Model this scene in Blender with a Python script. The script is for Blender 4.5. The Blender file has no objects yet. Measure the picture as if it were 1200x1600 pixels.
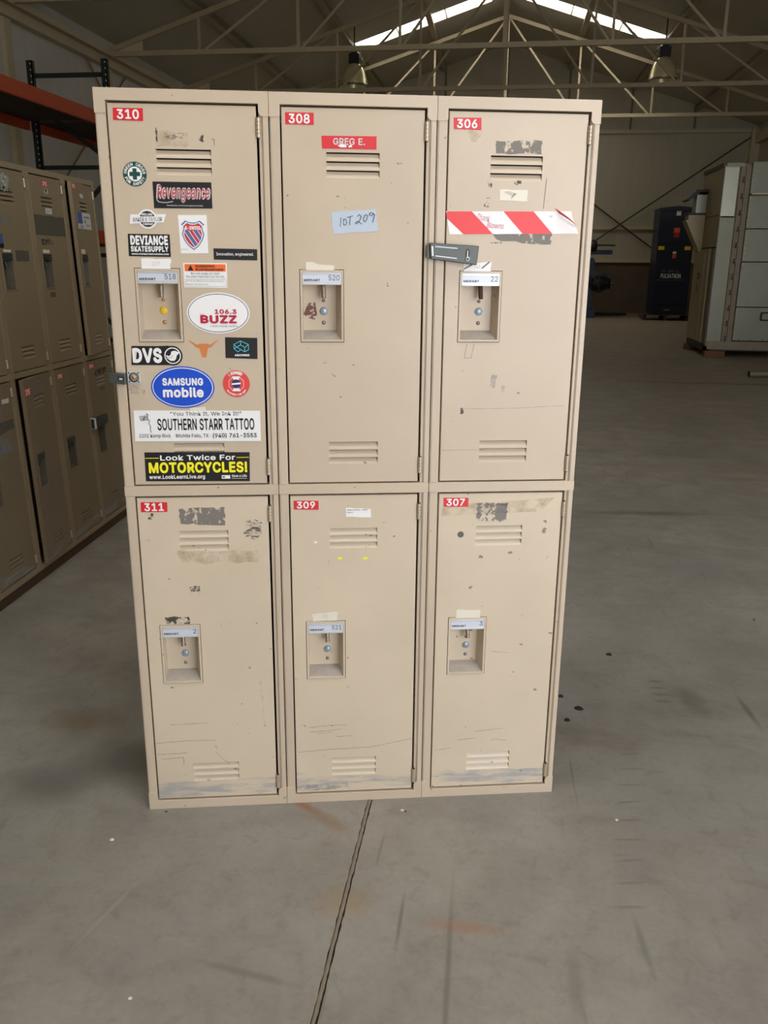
import bpy, bmesh, math, random
from mathutils import Vector, Matrix
random.seed(7)
R = math.radians
sc = bpy.context.scene
COL = sc.collection

# ------------------------------------------------------------------ camera
cam_d = bpy.data.cameras.new('camera'); cam = bpy.data.objects.new('camera', cam_d); COL.objects.link(cam)
rt = Vector((0.99083846, 0.1347862, 0.00847448)); up = Vector((-0.04586123, 0.27678614, 0.95983654)); fw = Vector((-0.1270271, 0.95143161, -0.28043181))
m = Matrix((rt, up, -fw)).transposed().to_4x4(); m.translation = Vector((0, 0, 1.46366)); cam.matrix_world = m
cam_d.sensor_fit = 'VERTICAL'; cam_d.sensor_height = 36.0; cam_d.lens = 1326.72 / 1600 * 36.0
cam_d.clip_start = .05; cam_d.clip_end = 200
sc.camera = cam
# ------------------------------------------------------------------ world, daylight, exposure
w = bpy.data.worlds.new('world'); sc.world = w; w.use_nodes = True
w.node_tree.nodes['Background'].inputs[0].default_value = (.62, .78, 1, 1)
w.node_tree.nodes['Background'].inputs[1].default_value = 1.0
def area(name, loc, rot, sx, sy, power, col=(1, 1, 1)):
    d = bpy.data.lights.new(name, 'AREA'); d.shape = 'RECTANGLE'; d.size = sx; d.size_y = sy; d.energy = power; d.color = col
    o = bpy.data.objects.new(name, d); COL.objects.link(o); o.location = loc; o.rotation_euler = rot; return o
area('daylight_through_open_door', (4.35, -2.35, 2.2), (R(90), 0, 0), 5.6, 4.3, 345, (.98, .98, 1.0))
sd = bpy.data.lights.new('sun', 'SUN'); sd.energy = 12; sd.angle = R(.6); sd.color = (1, .95, .88)
so = bpy.data.objects.new('sun', sd); COL.objects.link(so); so.rotation_euler = Vector((-.35, .60, -1)).to_track_quat('-Z', 'Y').to_euler()
sc.view_settings.view_transform = 'Standard'; sc.view_settings.look = 'None'
sc.view_settings.exposure = 0.0; sc.view_settings.gamma = 1.0; sc.view_settings.use_curve_mapping = False

# ------------------------------------------------------------------ materials
def lin(c):
    return tuple((x / 255 / 12.92) if x / 255 <= .04045 else ((x / 255 + .055) / 1.055) ** 2.4 for x in c) + (1,)
MATS = {}
class NT:
    def __init__(s, name, rough=.5, metal=0.0):
        s.m = bpy.data.materials.new(name); s.m.use_nodes = True; s.t = s.m.node_tree; s.n = s.t.nodes; s.l = s.t.links
        s.b = s.n['Principled BSDF']; s.b.inputs['Roughness'].default_value = rough; s.b.inputs['Metallic'].default_value = metal
        MATS[name] = s.m
    def coord(s, kind='Object', scale=(1, 1, 1), rnd=True, rot=(0, 0, 0)):
        tc = s.n.new('ShaderNodeTexCoord'); mp = s.n.new('ShaderNodeMapping'); mp.inputs['Scale'].default_value = scale; mp.inputs['Rotation'].default_value = rot
        src = tc.outputs[kind]
        if rnd:
            oi = s.n.new('ShaderNodeObjectInfo'); ml = s.n.new('ShaderNodeMath'); ml.operation = 'MULTIPLY'; ml.inputs[1].default_value = 37
            s.l.new(oi.outputs['Random'], ml.inputs[0]); va = s.n.new('ShaderNodeVectorMath'); va.operation = 'ADD'
            s.l.new(src, va.inputs[0]); s.l.new(ml.outputs[0], va.inputs[1]); src = va.outputs[0]
        s.l.new(src, mp.inputs['Vector']); return mp.outputs[0]
    def noise(s, vec, scale=5, detail=4, rough=.55, dist=0):
        n = s.n.new('ShaderNodeTexNoise'); n.inputs['Scale'].default_value = scale; n.inputs['Detail'].default_value = detail
        n.inputs['Roughness'].default_value = rough; n.inputs['Distortion'].default_value = dist; s.l.new(vec, n.inputs['Vector']); return n.outputs['Fac']
    def ramp(s, fac, stops):
        r = s.n.new('ShaderNodeValToRGB'); e = r.color_ramp.elements
        e[0].position = stops[0][0]; e[0].color = stops[0][1]; e[1].position = stops[-1][0]; e[1].color = stops[-1][1]
        for p, c in stops[1:-1]:
            x = e.new(p); x.color = c
        s.l.new(fac, r.inputs[0]); return r.outputs[0]
    def thr(s, fac, a, b):
        mr = s.n.new('ShaderNodeMapRange'); mr.inputs[1].default_value = a; mr.inputs[2].default_value = b; mr.clamp = True
        s.l.new(fac, mr.inputs[0]); return mr.outputs[0]
    def math(s, op, a, b=None):
        q = s.n.new('ShaderNodeMath'); q.operation = op
        for i, v in enumerate((a, b)):
            if v is None: continue
            if isinstance(v, (int, float)): q.inputs[i].default_value = v
            else: s.l.new(v, q.inputs[i])
        return q.outputs[0]
    def mix(s, fac, a, b):
        q = s.n.new('ShaderNodeMix'); q.data_type = 'RGBA'
        for k, v in ((0, fac), (6, a), (7, b)):
            if isinstance(v, (int, float)): q.inputs[k].default_value = v
            elif isinstance(v, tuple): q.inputs[k].default_value = v
            else: s.l.new(v, q.inputs[k])
        return q.outputs[2]
    def base(s, c):
        if isinstance(c, tuple): s.b.inputs['Base Color'].default_value = c
        else: s.l.new(c, s.b.inputs['Base Color'])
    def bump(s, h, strength=.2, dist=.002):
        b = s.n.new('ShaderNodeBump'); b.inputs['Strength'].default_value = strength; b.inputs['Distance'].default_value = dist
        s.l.new(h, b.inputs['Height']); s.l.new(b.outputs[0], s.b.inputs['Normal'])
    def sep(s, kind='Object'):
        tc = s.n.new('ShaderNodeTexCoord'); x = s.n.new('ShaderNodeSeparateXYZ'); s.l.new(tc.outputs[kind], x.inputs[0]); return x.outputs

def simple(name, rgb, rough=.5, metal=0.0, var=.12, scale=14):
    t = NT(name, rough, metal); v = t.coord(); f = t.noise(v, scale)
    c = lin(rgb); d = tuple(x * (1 - var) for x in c[:3]) + (1,); e = tuple(min(1, x * (1 + var)) for x in c[:3]) + (1,)
    t.base(t.mix(f, d, e)); return t.m
PAINT = (200, 184, 164)
def paint(name, rgb, band=False, dirt=1.0):
    t = NT(name, .36); v = t.coord()
    c = lin(rgb)
    big = t.noise(v, 3.5, 3); col = t.mix(t.thr(big, .35, .65), tuple(x * .95 for x in c[:3]) + (1,), tuple(x * 1.03 for x in c[:3]) + (1,))
    z = t.sep()[2]
    # horizontal scuffs, denser near the bottom of the door
    s1 = t.noise(t.coord(scale=(9, 9, 170)), 1.0, 5, .65)
    low = t.thr(z, .34, .02) if band else t.thr(z, .30, .0) if 'frame' in name else t.thr(z, .25, -.3)
    th = t.math('ADD', s1, t.math('MULTIPLY', low, .085 if band or 'frame' in name else .03))
    big2 = t.noise(t.coord(scale=(5, 5, 9)), 1.3, 3); m1 = t.math('MULTIPLY', t.thr(th, .735, .77), t.thr(big2, .44, .6))
    col = t.mix(t.math('MULTIPLY', m1, .65 * dirt), col, lin((104, 90, 80)))
    # chips
    s2 = t.noise(t.coord(scale=(42, 42, 55)), 1.0, 3, .5); m2 = t.thr(s2, .700 if band else .725, .725 if band else .75)
    col = t.mix(t.math('MULTIPLY', m2, .7), col, lin((92, 82, 78)))
    if band:
        s3 = t.noise(t.coord(scale=(6, 6, 60)), 1.0, 4)
        bz = t.math('ADD', z, t.math('MULTIPLY', t.math('SUBTRACT', s3, .5), .10))
        bm = t.math('MULTIPLY', t.math('MULTIPLY', t.thr(bz, .050, .036), t.thr(bz, .008, .020)), t.thr(t.noise(t.coord(scale=(9, 9, 30)), 1.0, 4), .40, .58))
        col = t.mix(t.math('MULTIPLY', bm, .62), col, lin((140, 148, 160)))
    t.base(col)
    rn = t.noise(v, 8, 3); mr = t.n.new('ShaderNodeMapRange'); mr.inputs[3].default_value = .26; mr.inputs[4].default_value = .38; t.b.inputs['Specular IOR Level'].default_value = .4; t.l.new(rn, mr.inputs[0]); t.l.new(mr.outputs[0], t.b.inputs['Roughness'])
    t.bump(t.noise(t.coord(scale=(1, 1, 1)), 2.2, 2), .25, .01)
    return t.m
paint('door_paint', PAINT); paint('lit_lower_door_paint', (209, 194, 173), True); paint('frame_paint', PAINT, False, 1.3)  # lower doors lightened to make up for weak light low down
paint('old_shaded_paint', (138, 123, 101)); paint('old_shaded_lower_paint', (126, 112, 92), True); paint('old_shaded_frame_paint', (144, 128, 106))  # same beige darkened for the shade on the left row, lower doors most
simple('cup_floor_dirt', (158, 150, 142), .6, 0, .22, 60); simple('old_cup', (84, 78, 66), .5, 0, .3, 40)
simple('inner_shade', (40, 36, 30), .8)  # near-black lining puts the shade inside the lockers into colour
simple('steel_bright', (214, 217, 224), .3, .3, .05)
simple('steel_plate', (212, 218, 232), .35, .1, .04)
simple('steel_dark', (86, 90, 88), .42, .6, .12, 40)
simple('zinc_blue', (158, 176, 190), .35, .3); simple('latch_metal', (150, 138, 122), .35, .5); simple('rivet_metal', (140, 138, 134), .35, .5)
simple('hinge_metal', (196, 180, 158), .32, .4, .1, 60)
simple('yellow_plug', (240, 200, 50), .5, 0, .05)
simple('brass', (190, 150, 96), .4, .5)
for n_, c_ in dict(white=(238, 238, 240), offwhite=(226, 220, 206), black=(26, 26, 30), red=(215, 40, 52), tape_red=(232, 58, 66), green=(22, 74, 66), pink=(196, 84, 96),
                   blue=(20, 78, 205), ring_blue=(70, 90, 150), shield_blue=(70, 110, 170), shield_red=(196, 62, 78), orange=(240, 108, 44), burnt=(208, 128, 72), cyan=(90, 200, 220),
                   yellow=(246, 238, 40), navy=(40, 50, 110), crimson=(186, 34, 66), coral=(222, 74, 72), ink=(62, 66, 84), greytext=(120, 122, 128), duct=(186, 200, 218), faint=(196, 190, 178),
                   ink_pink=(210, 110, 140), skullgrey=(150, 156, 152), labelblue=(70, 92, 160), darkgrey=(92, 90, 84), tan=(214, 196, 160), palegrey=(205, 206, 206)).items():
    simple('p_' + n_, c_, .42, 0, .03, 30)
def scrape(name, rgb, lo, hi, scale, sc3=(1, 1, 1), strength=1.0):
    t = NT(name, .6); t.base(lin(rgb)); f = t.noise(t.coord(scale=sc3), scale, 5, .7)
    tr = t.n.new('ShaderNodeBsdfTransparent'); mx = t.n.new('ShaderNodeMixShader')
    t.l.new(t.math('MULTIPLY', t.thr(f, lo, hi), strength), mx.inputs[0]); t.l.new(tr.outputs[0], mx.inputs[1]); t.l.new(t.b.outputs[0], mx.inputs[2])
    t.l.new(mx.outputs[0], t.n['Material Output'].inputs['Surface'])
scrape('scrape_solid', (124, 119, 113), .435, .455, 1, (52, 52, 34))
scrape('scrape_half', (126, 122, 120), .46, .48, 55)
scrape('scrape_scratch', (96, 88, 82), .52, .54, 1, (60, 60, 330))
scrape('scrape_faint', (186, 166, 132), .40, .66, 26, strength=.36)
scrape('smear_blue', (150, 158, 172), .40, .66, 22, strength=.55)
scrape('rust_patch', (112, 74, 62), .46, .49, 60)
scrape('dark_smudge', (70, 66, 62), .46, .52, 60, strength=.85)
scrape('thin_scratch', (96, 84, 72), .3, .5, 40, strength=.75)
scrape('grey_dark_panel', (86, 84, 76), .25, .3, 12)

def mk_floor():
    t = NT('concrete', .55); v = t.coord(rnd=False)
    n1 = t.noise(v, .9, 6, .6, .3); n2 = t.noise(v, 4.5, 6, .6, .5); n3 = t.noise(v, 60, 3, .6)
    c = t.ramp(n1, [(.30, lin((126, 123, 119))), (.5, lin((143, 139, 134))), (.72, lin((156, 150, 143)))])
    c = t.mix(t.math('MULTIPLY', t.thr(n2, .40, .70), .55), c, lin((118, 112, 106)))
    nA = t.noise(v, 2.3, 5, .65, .4); c = t.mix(t.math('MULTIPLY', t.thr(nA, .52, .70), .35), c, lin((112, 104, 108)))
    nB = t.noise(v, 17, 4, .7, .6); c = t.mix(t.math('MULTIPLY', t.thr(nB, .52, .72), .38), c, lin((104, 98, 92)))
    c = t.mix(t.math('MULTIPLY', t.thr(n3, .3, .8), .16), c, lin((80, 74, 68)))
    # far half of the hall tinted brown to carry the warm light there
    X = t.sep(); far = t.thr(X[1], 5, 17); n4 = t.noise(t.coord(scale=(.25, 1.2, 1), rnd=False), 1.0, 5)
    c = t.mix(t.math('MULTIPLY', far, t.thr(n4, .2, .7)), c, lin((150, 130, 98)))
    n5 = t.noise(t.coord(scale=(.5, 2.2, 1), rnd=False), 1.4, 5, .6); c = t.mix(t.math('MULTIPLY', t.thr(n5, .58, .70), .3), c, lin((84, 72, 58)))
    # hairline scratches and dark scuffs
    n6 = t.noise(t.coord(scale=(2.5, 30, 1), rnd=False, rot=(0, 0, .5)), 1.0, 4); n7 = t.noise(v, 1.7, 2)
    c = t.mix(t.math('MULTIPLY', t.math('MULTIPLY', t.thr(n6, .70, .74), t.thr(n7, .5, .6)), .4), c, lin((70, 66, 62)))
    n8 = t.noise(t.coord(scale=(34, 2.2, 1), rnd=False, rot=(0, 0, -.35)), 1.0, 1)
    c = t.mix(t.math('MULTIPLY', t.math('MULTIPLY', t.thr(n8, .69, .73), t.thr(n7, .5, .4)), .35), c, lin((78, 72, 68)))
    n9 = t.noise(v, 46, 2); c = t.mix(t.math('MULTIPLY', t.thr(n9, .80, .82), .8), c, lin((44, 40, 38)))
    vw = t.n.new('ShaderNodeVectorMath'); vw.operation = 'ADD'; cn = t.n.new('ShaderNodeTexNoise'); cn.inputs['Scale'].default_value = 14; cn.inputs['Detail'].default_value = 4
    t.l.new(v, cn.inputs['Vector']); sb = t.n.new('ShaderNodeVectorMath'); sb.operation = 'SCALE'; sb.inputs['Scale'].default_value = .06; t.l.new(cn.outputs['Color'], sb.inputs[0])
    t.l.new(v, vw.inputs[0]); t.l.new(sb.outputs[0], vw.inputs[1])
    def blob(cx, cy, rx, ry, rot, rgb, k):
        nonlocal c
        mp = t.n.new('ShaderNodeMapping'); mp.vector_type = 'TEXTURE'; mp.inputs['Location'].default_value = (cx, cy, 0) if min(rx, ry) < .03 else (cx + .03, cy + .03, .03); mp.inputs['Rotation'].default_value = (0, 0, rot); mp.inputs['Scale'].default_value = (rx, ry, 1)
        t.l.new(v if min(rx, ry) < .03 else vw.outputs[0], mp.inputs['Vector']); ln = t.n.new('ShaderNodeVectorMath'); ln.operation = 'LENGTH'; t.l.new(mp.outputs[0], ln.inputs[0])
        f = t.thr(ln.outputs['Value'], 1.15, .3); f = t.math('MULTIPLY', f, k); c = t.mix(f, c, lin(rgb))
    for b in BLOBS: blob(*b)
    t.base(c)
    mr = t.n.new('ShaderNodeMapRange'); mr.inputs[3].default_value = .38; mr.inputs[4].default_value = .62; t.l.new(n2, mr.inputs[0]); t.l.new(mr.outputs[0], t.b.inputs['Roughness'])
    t.bump(n3, .12, .002)
BLOBS = [(-.50, 2.02, .10, .018, -.55, (132, 84, 58), .75), (-.40, 1.95, .08, .03, -.5, (124, 92, 66), .5), (-.31, 1.66, .07, .06, 0, (138, 116, 82), .5), (-.02, 1.62, .10, .022, 0, (146, 104, 76), .5),
         (-1.05, 2.15, .20, .13, .3, (84, 82, 74), .7), (-1.32, 2.35, .14, .10, 0, (108, 92, 66), .6), (-1.25, 2.0, .16, .12, 0, (82, 80, 74), .6),
         (-1.25, 3.0, .10, .05, .2, (64, 62, 60), .6), (-.98, 2.95, .10, .07, .1, (62, 60, 58), .6), (-1.02, 2.65, .2, .018, -.1, (78, 76, 78), .5), (-.93, 2.42, .13, .008, .6, (52, 50, 50), .8),
         (.9, 2.75, .012, .12, .1, (66, 62, 58), .6), (.72, 2.8, .05, .12, .2, (84, 80, 76), .45), (1.10, 2.2, .012, .45, .42, (84, 78, 74), .6), (1.22, 1.95, .01, .3, .42, (80, 76, 72), .5),
         (-.05, 1.45, .008, .36, .02, (90, 86, 80), .55), (-.17, 1.62, .006, .10, .0, (84, 80, 76), .6), (-1.9, 5.0, .5, .3, 0, (62, 52, 44), .6), (-1.7, 4.2, .4, .2, 0, (70, 62, 52), .4),
         (.9, 5.2, .5, .06, .1, (74, 64, 54), .5), (2.0, 6.2, .6, .07, -.1, (128, 104, 78), .5), (1.55, 4.6, .2, .02, .2, (140, 110, 84), .5), (4.3, 9.2, 1.3, .3, .2, (128, 96, 64), .5), (3.6, 11.6, 2.2, .12, 0, (82, 64, 48), .6),
         (-.35, 1.25, .16, .02, -.2, (92, 88, 84), .5), (.22, 1.5, .02, .11, 0, (98, 96, 92), .4), (1.0, 1.35, .18, .05, 0, (98, 94, 84), .4)]
BLOBS += [(.46 - .012 * i, 2.42 - .085 * i, .045, .006, .25 - .05 * (i % 3), (98, 92, 88), .5) for i in range(9)] + [(.62, 2.93 - .05 * i, .04, .012, .1, (76, 76, 74), .45) for i in range(4)]
BLOBS += [(-1.30 + .05 * i, 3.02 - .02 * i, .012, .05, .2, (60, 58, 56), .6) for i in range(4)] + [(-.85, 1.55, .006, .14, -.25, (150, 146, 140), .5), (.38, 1.62, .01, .10, .1, (98, 94, 90), .5), (-.48, 1.42, .13, .012, -.15, (96, 92, 90), .5)]
mk_floor()
def mk_liner(name, rgb, vs=(7, 7, .5), dark=.75):
    t = NT(name, .5); f = t.noise(t.coord(scale=vs, rnd=False), 1, 5, .6); g = t.noise(t.coord(rnd=False), .6, 3)
    c = lin(rgb); d = tuple(x * dark for x in c[:3]) + (1,)
    t.base(t.mix(t.math('MULTIPLY', f, 1.0), d, t.mix(g, c, tuple(x * .85 for x in c[:3]) + (1,)))); t.bump(f, .25, .03)
mk_liner('wall_liner', (196, 186, 160)); mk_liner('wall_liner_left', (222, 220, 212), (1, 5, .8)); mk_liner('roof_liner', (196, 190, 172), (1, 3, 1), .85)
simple('wainscot_concrete', (96, 82, 66), .8, 0, .3, 2)
simple('girt_paint', (196, 182, 150), .5); simple('truss_paint', (178, 162, 130), .5, 0, .1); simple('purlin_dark', (120, 110, 90), .6); simple('brace_dark', (62, 50, 44), .6)
simple('rack_green', (24, 34, 30), .5, 0, .2); simple('rack_orange', (178, 72, 38), .5, 0, .15); simple('deck_dark', (70, 56, 44), .8)
simple('rust_rod', (150, 116, 88), .6)
simple('galvanized', (112, 112, 98), .4, .4, .22, 3); simple('galv_bright', (132, 132, 120), .3, .6, .12, 5); simple('unit_tan', (160, 148, 114), .5, .1, .12, 3); simple('unit_frame', (116, 104, 86), .5, .3, .25, 6)
simple('wood_block', (104, 72, 50), .8, 0, .3, 8); simple('dark_timber', (72, 52, 38), .8, 0, .3, 8)
simple('cabinet_blue', (10, 22, 46), .4, 0, .15, 3); simple('machine_blue', (24, 44, 78), .45, .1); simple('machine_dark', (34, 34, 34), .5, .3)
simple('debris_black', (26, 23, 21), .8); simple('debris_white', (205, 200, 192), .7); simple('sealant', (122, 112, 98), .8, 0, .2, 60); simple('joint_dark', (50, 44, 38), .9)
simple('lamp_black', (28, 27, 26), .5); simple('lamp_alu', (236, 226, 180), .34, .45, .05)
simple('pipe_metal', (130, 124, 112), .45, .5)
t = NT('skylight_glow', .5); t.base(lin((240, 238, 215))); t.b.inputs['Emission Color'].default_value = (1, .97, .89, 1); t.b.inputs['Emission Strength'].default_value = 9
M = MATS

# ------------------------------------------------------------------ mesh builder
class MB:
    def __init__(s): s.v = []; s.f = []; s.mi = []; s.mats = []; s.sm = []
    def m(s, name):
        if name not in s.mats: s.mats.append(name)
        return s.mats.index(name)
    def add(s, vs, fs, mat, smooth=False):
        b = len(s.v); s.v += [tuple(v) for v in vs]; k = s.m(mat)
        for f in fs: s.f.append([b + i for i in f]); s.mi.append(k); s.sm.append(smooth)
        return s
    def box(s, x0, x1, y0, y1, z0, z1, mat, bev=0):
        if bev <= 0:
            vs = [(x, y, z) for x in (x0, x1) for y in (y0, y1) for z in (z0, z1)]
            return s.add(vs, [(0, 1, 3, 2), (4, 6, 7, 5), (0, 4, 5, 1), (2, 3, 7, 6), (0, 2, 6, 4), (1, 5, 7, 3)], mat)
        bm = bmesh.new(); bmesh.ops.create_cube(bm, size=1)
        for v in bm.verts: v.co = Vector(((x0 + x1) / 2 + v.co.x * (x1 - x0), (y0 + y1) / 2 + v.co.y * (y1 - y0), (z0 + z1) / 2 + v.co.z * (z1 - z0)))
        bmesh.ops.bevel(bm, geom=bm.edges[:], offset=bev, segments=2, affect='EDGES'); return s.bm(bm, mat)
    def bm(s, bm, mat, smooth=False):
        bm.verts.ensure_lookup_table(); bm.verts.index_update()
        s.add([v.co[:] for v in bm.verts], [[v.index for v in f.verts] for f in bm.faces], mat, smooth); bm.free(); return s
    def prism(s, pts, y0, y1, mat):           # polygon (x,z) counter-clockwise seen from -y, front at y0
        n = len(pts)
        vs = [(x, y0, z) for x, z in pts] + [(x, y1, z) for x, z in pts]
        fs = [list(range(n)), list(range(2 * n - 1, n - 1, -1))] + [(i, i + n, (i + 1) % n + n, (i + 1) % n) for i in range(n)]
        return s.add(vs, fs, mat)
    def poly(s, pts, y, mat): return s.add([(x, y, z) for x, z in pts], [list(range(len(pts)))], mat)
    def tube(s, a, b, r, mat, n=8, r2=None, caps=True):
        a = Vector(a); b = Vector(b); d = (b - a).normalized(); u = d.orthogonal().normalized(); w_ = d.cross(u); r2 = r if r2 is None else r2
        vs = []
        for p, rr in ((a, r), (b, r2)):
            for i in range(n): q = 2 * math.pi * i / n; vs.append(p + (u * math.cos(q) + w_ * math.sin(q)) * rr)
        fs = [(i, (i + 1) % n, (i + 1) % n + n, i + n) for i in range(n)]
        s.add(vs, fs, mat, n > 4)
        if caps: s.add(vs[:n], [list(range(n - 1, -1, -1))], mat); s.add(vs[n:], [list(range(n))], mat)
        return s
    def bar(s, a, b, wx, wz, mat):             # rectangular bar between two points
        a = Vector(a); b = Vector(b); d = (b - a).normalized(); ref = Vector((0, 0, 1)) if abs(d.z) < .95 else Vector((0, 1, 0)); u = d.cross(ref).normalized(); v = u.cross(d).normalized()
        vs = [p + u * i * wx / 2 + v * j * wz / 2 for p in (a, b) for i, j in ((-1, -1), (1, -1), (1, 1), (-1, 1))]
        return s.add(vs, [(3, 2, 1, 0), (4, 5, 6, 7), (0, 1, 5, 4), (1, 2, 6, 5), (2, 3, 7, 6), (3, 0, 4, 7)], mat)
    def lathe(s, prof, c, mat, n=20, axis='z', smooth=True):
        vs = []; k = len(prof)
        for i in range(n):
            q = 2 * math.pi * i / n
            for r, h in prof:
                if axis == 'z': vs.append((c[0] + r * math.cos(q), c[1] + r * math.sin(q), c[2] + h))
                elif axis == 'y': vs.append((c[0] + r * math.cos(q), c[1] + h, c[2] + r * math.sin(q)))
                else: vs.append((c[0] + h, c[1] + r * math.cos(q), c[2] + r * math.sin(q)))
        fs = [(i * k + j, ((i + 1) % n) * k + j, ((i + 1) % n) * k + j + 1, i * k + j + 1) for i in range(n) for j in range(k - 1)]
        return s.add(vs, fs, mat, smooth)
    def stroke(s, pts, wd, y, mat):
        for a, b in zip(pts, pts[1:]):
            dx, dz = b[0] - a[0], b[1] - a[1]; L = math.hypot(dx, dz) or 1; nx, nz = -dz / L * wd / 2, dx / L * wd / 2; ex, ez = dx / L * wd * .3, dz / L * wd * .3
            s.poly([(a[0] - ex - nx, a[1] - ez - nz), (b[0] + ex - nx, b[1] + ez - nz), (b[0] + ex + nx, b[1] + ez + nz), (a[0] - ex + nx, a[1] - ez + nz)], y, mat)
        return s
    def text(s, txt, x0, z0, x1, z1, mat, y, bold=0.0, shear=0.0, quad=None, rot=0):
        vs, fs, bb = glyphs(txt, bold, shear); ax, az, bx, bz = bb
        out = []; nc = len(vs) // 9 if bold > 0 else len(vs)
        cx, cz = (x0 + x1) / 2, (z0 + z1) / 2
        for vx, vz in vs:
            X = x0 + (vx - ax) / (bx - ax) * (x1 - x0); Z = z0 + (vz - az) / (bz - az) * (z1 - z0)
            if rot: dx, dz = X - cx, Z - cz; X, Z = cx + dx * math.cos(rot) - dz * math.sin(rot), cz + dx * math.sin(rot) + dz * math.cos(rot)
            out.append((X, y - (len(out) // nc) * 2.8e-5, Z))
        return s.add(out, fs, mat)
    def arc_text(s, txt, cx, cz, r, a0, a1, h, mat, y, inward=False, bold=.03):
        n = len(txt)
        for i, ch in enumerate(txt):
            if ch == ' ': continue
            a = a0 + (a1 - a0) * (i / max(1, n - 1)); px, pz = cx + r * math.cos(a), cz + r * math.sin(a)
            rot = a - math.pi / 2 if not inward else a + math.pi / 2
            wd = h * (.3 if ch in 'I1' else .8); s.text(ch, px - wd / 2, pz - h / 2, px + wd / 2, pz + h / 2, mat, y, bold, rot=rot)
        return s
    def build(s, name, parent=None, off=(0, 0, 0), bevel=0):
        me = bpy.data.meshes.new(name)
        me.from_pydata([(x - off[0], y - off[1], z - off[2]) for x, y, z in s.v], [], s.f)
        for k in s.mats: me.materials.append(M[k])
        me.polygons.foreach_set('material_index', s.mi); me.polygons.foreach_set('use_smooth', s.sm); me.update()
        o = bpy.data.objects.new(name, me); COL.objects.link(o)
        if parent: o.parent = parent
        if bevel:
            b = o.modifiers.new('bevel', 'BEVEL'); b.width = bevel; b.segments = 2; b.limit_method = 'ANGLE'
        return o
_gc = {}
import os
try: FONT = bpy.data.fonts.load(os.path.join(bpy.utils.resource_path('LOCAL'), 'datafiles', 'fonts', 'Inter.woff2'))
except Exception: FONT = None
def glyphs(txt, bold, shear):
    k = (txt, bold, shear)
    if k in _gc: return _gc[k]
    cu = bpy.data.curves.new('t', 'FONT'); cu.body = txt
    if FONT: cu.font = FONT
    cu.shear = shear; cu.resolution_u = 3; cu.space_character = 1.0 + max(bold, 0) * 1.6
    o = bpy.data.objects.new('t', cu); me = o.to_mesh()
    vs = [(v.co.x, v.co.y) for v in me.vertices]; fs = [list(p.vertices) for p in me.polygons]; nz = [p.normal.z for p in me.polygons]
    fs = [f if n > 0 else f[::-1] for f, n in zip(fs, nz)]
    if bold > 0:
        n = len(vs); v0, f0 = vs[:], fs[:]; d = bold * .75
        for k, (a, b) in enumerate([(math.cos(i * math.pi / 4), math.sin(i * math.pi / 4)) for i in range(8)]):
            vs += [(x + a * d, y + b * d) for x, y in v0]; fs += [[i + n * (k + 1) for i in f] for f in f0]
    o.to_mesh_clear(); bpy.data.objects.remove(o); bpy.data.curves.remove(cu)
    bb = (min(v[0] for v in vs), min(v[1] for v in vs), max(v[0] for v in vs), max(v[1] for v in vs))
    _gc[k] = (vs, fs, bb); return _gc[k]
def tag(o, label=None, cat=None, group=None, kind=None):
    if label: o['label'] = label
    if cat: o['category'] = cat
    if group: o['group'] = group
    if kind: o['kind'] = kind
    return o
def empty(name, loc, rot=(0, 0, 0)):
    o = bpy.data.objects.new(name, None); COL.objects.link(o); o.location = loc; o.rotation_euler = rot; o.empty_display_size = .1; return o
def ellipse(cx, cz, rx, rz, n=40, a0=0): return [(cx + rx * math.cos(a0 + 2 * math.pi * i / n), cz + rz * math.sin(a0 + 2 * math.pi * i / n)) for i in range(n)]
def lerp_quad(q, u, v):                        # q: TL TR BR BL
    (ax, az), (bx, bz), (cx, cz), (dx, dz) = q
    tx, tz = ax + (bx - ax) * u, az + (bz - az) * u; lx, lz = dx + (cx - dx) * u, dz + (cz - dz) * u
    return (lx + (tx - lx) * v, lz + (tz - lz) * v)
def jag(q, seed, amt=.002, n=7):
    r = random.Random(seed); out = []
    cs = [q[3], q[2], q[1], q[0]]
    for i in range(4):
        a, b = cs[i], cs[(i + 1) % 4]
        for k in range(n): u = k / n; out.append((a[0] + (b[0] - a[0]) * u + (r.uniform(-amt, amt) if k else 0), a[1] + (b[1] - a[1]) * u + (r.uniform(-amt, amt) if k else 0)))
    return out

# ------------------------------------------------------------------ building shell
XL, XR, YF, YB, XC = -7.8, 7.44, -2.4, 29.1, -.18
ZE, ZR = 5.56, 7.95
def roofz(x): return ZR - (ZR - ZE) / 7.62 * abs(x - XC)
# floor with its tooled joint
ys = [-2.6, -1, 0] + [.4 + .02 * i for i in range(200)] + [5, 8, 12, 18, 24, 29.3]
fb = MB(); jx = -.309; rj = random.Random(3)
rows = []
for y in ys:
    e = .0015; xl = jx - .007 + rj.uniform(-e, e); xr = jx + .007 + rj.uniform(-e, e)
    rows.append([(-8.1, y, 0), (xl, y, 0), (xl + .001, y, -.007), (xr - .001, y, -.007), (xr, y, 0), (7.7, y, 0)])
vs = [p for r_ in rows for p in r_]
fs = []; fj = []
for i in range(len(rows) - 1):
    for k in range(5):
        q = (i * 6 + k, i * 6 + k + 1, (i + 1) * 6 + k + 1, (i + 1) * 6 + k); (fj if k in (1, 2, 3) else fs).append(q)
fb.add(vs, fs, 'concrete'); fb.add(vs, fj, 'joint_dark')
fb.box(-8.1, 7.7, -2.6, 29.3, -.2, -.05, 'concrete')
floor = fb.build('floor'); tag(floor, kind='structure')
sb = MB(); prev = None; vs = []; fs = []
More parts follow.
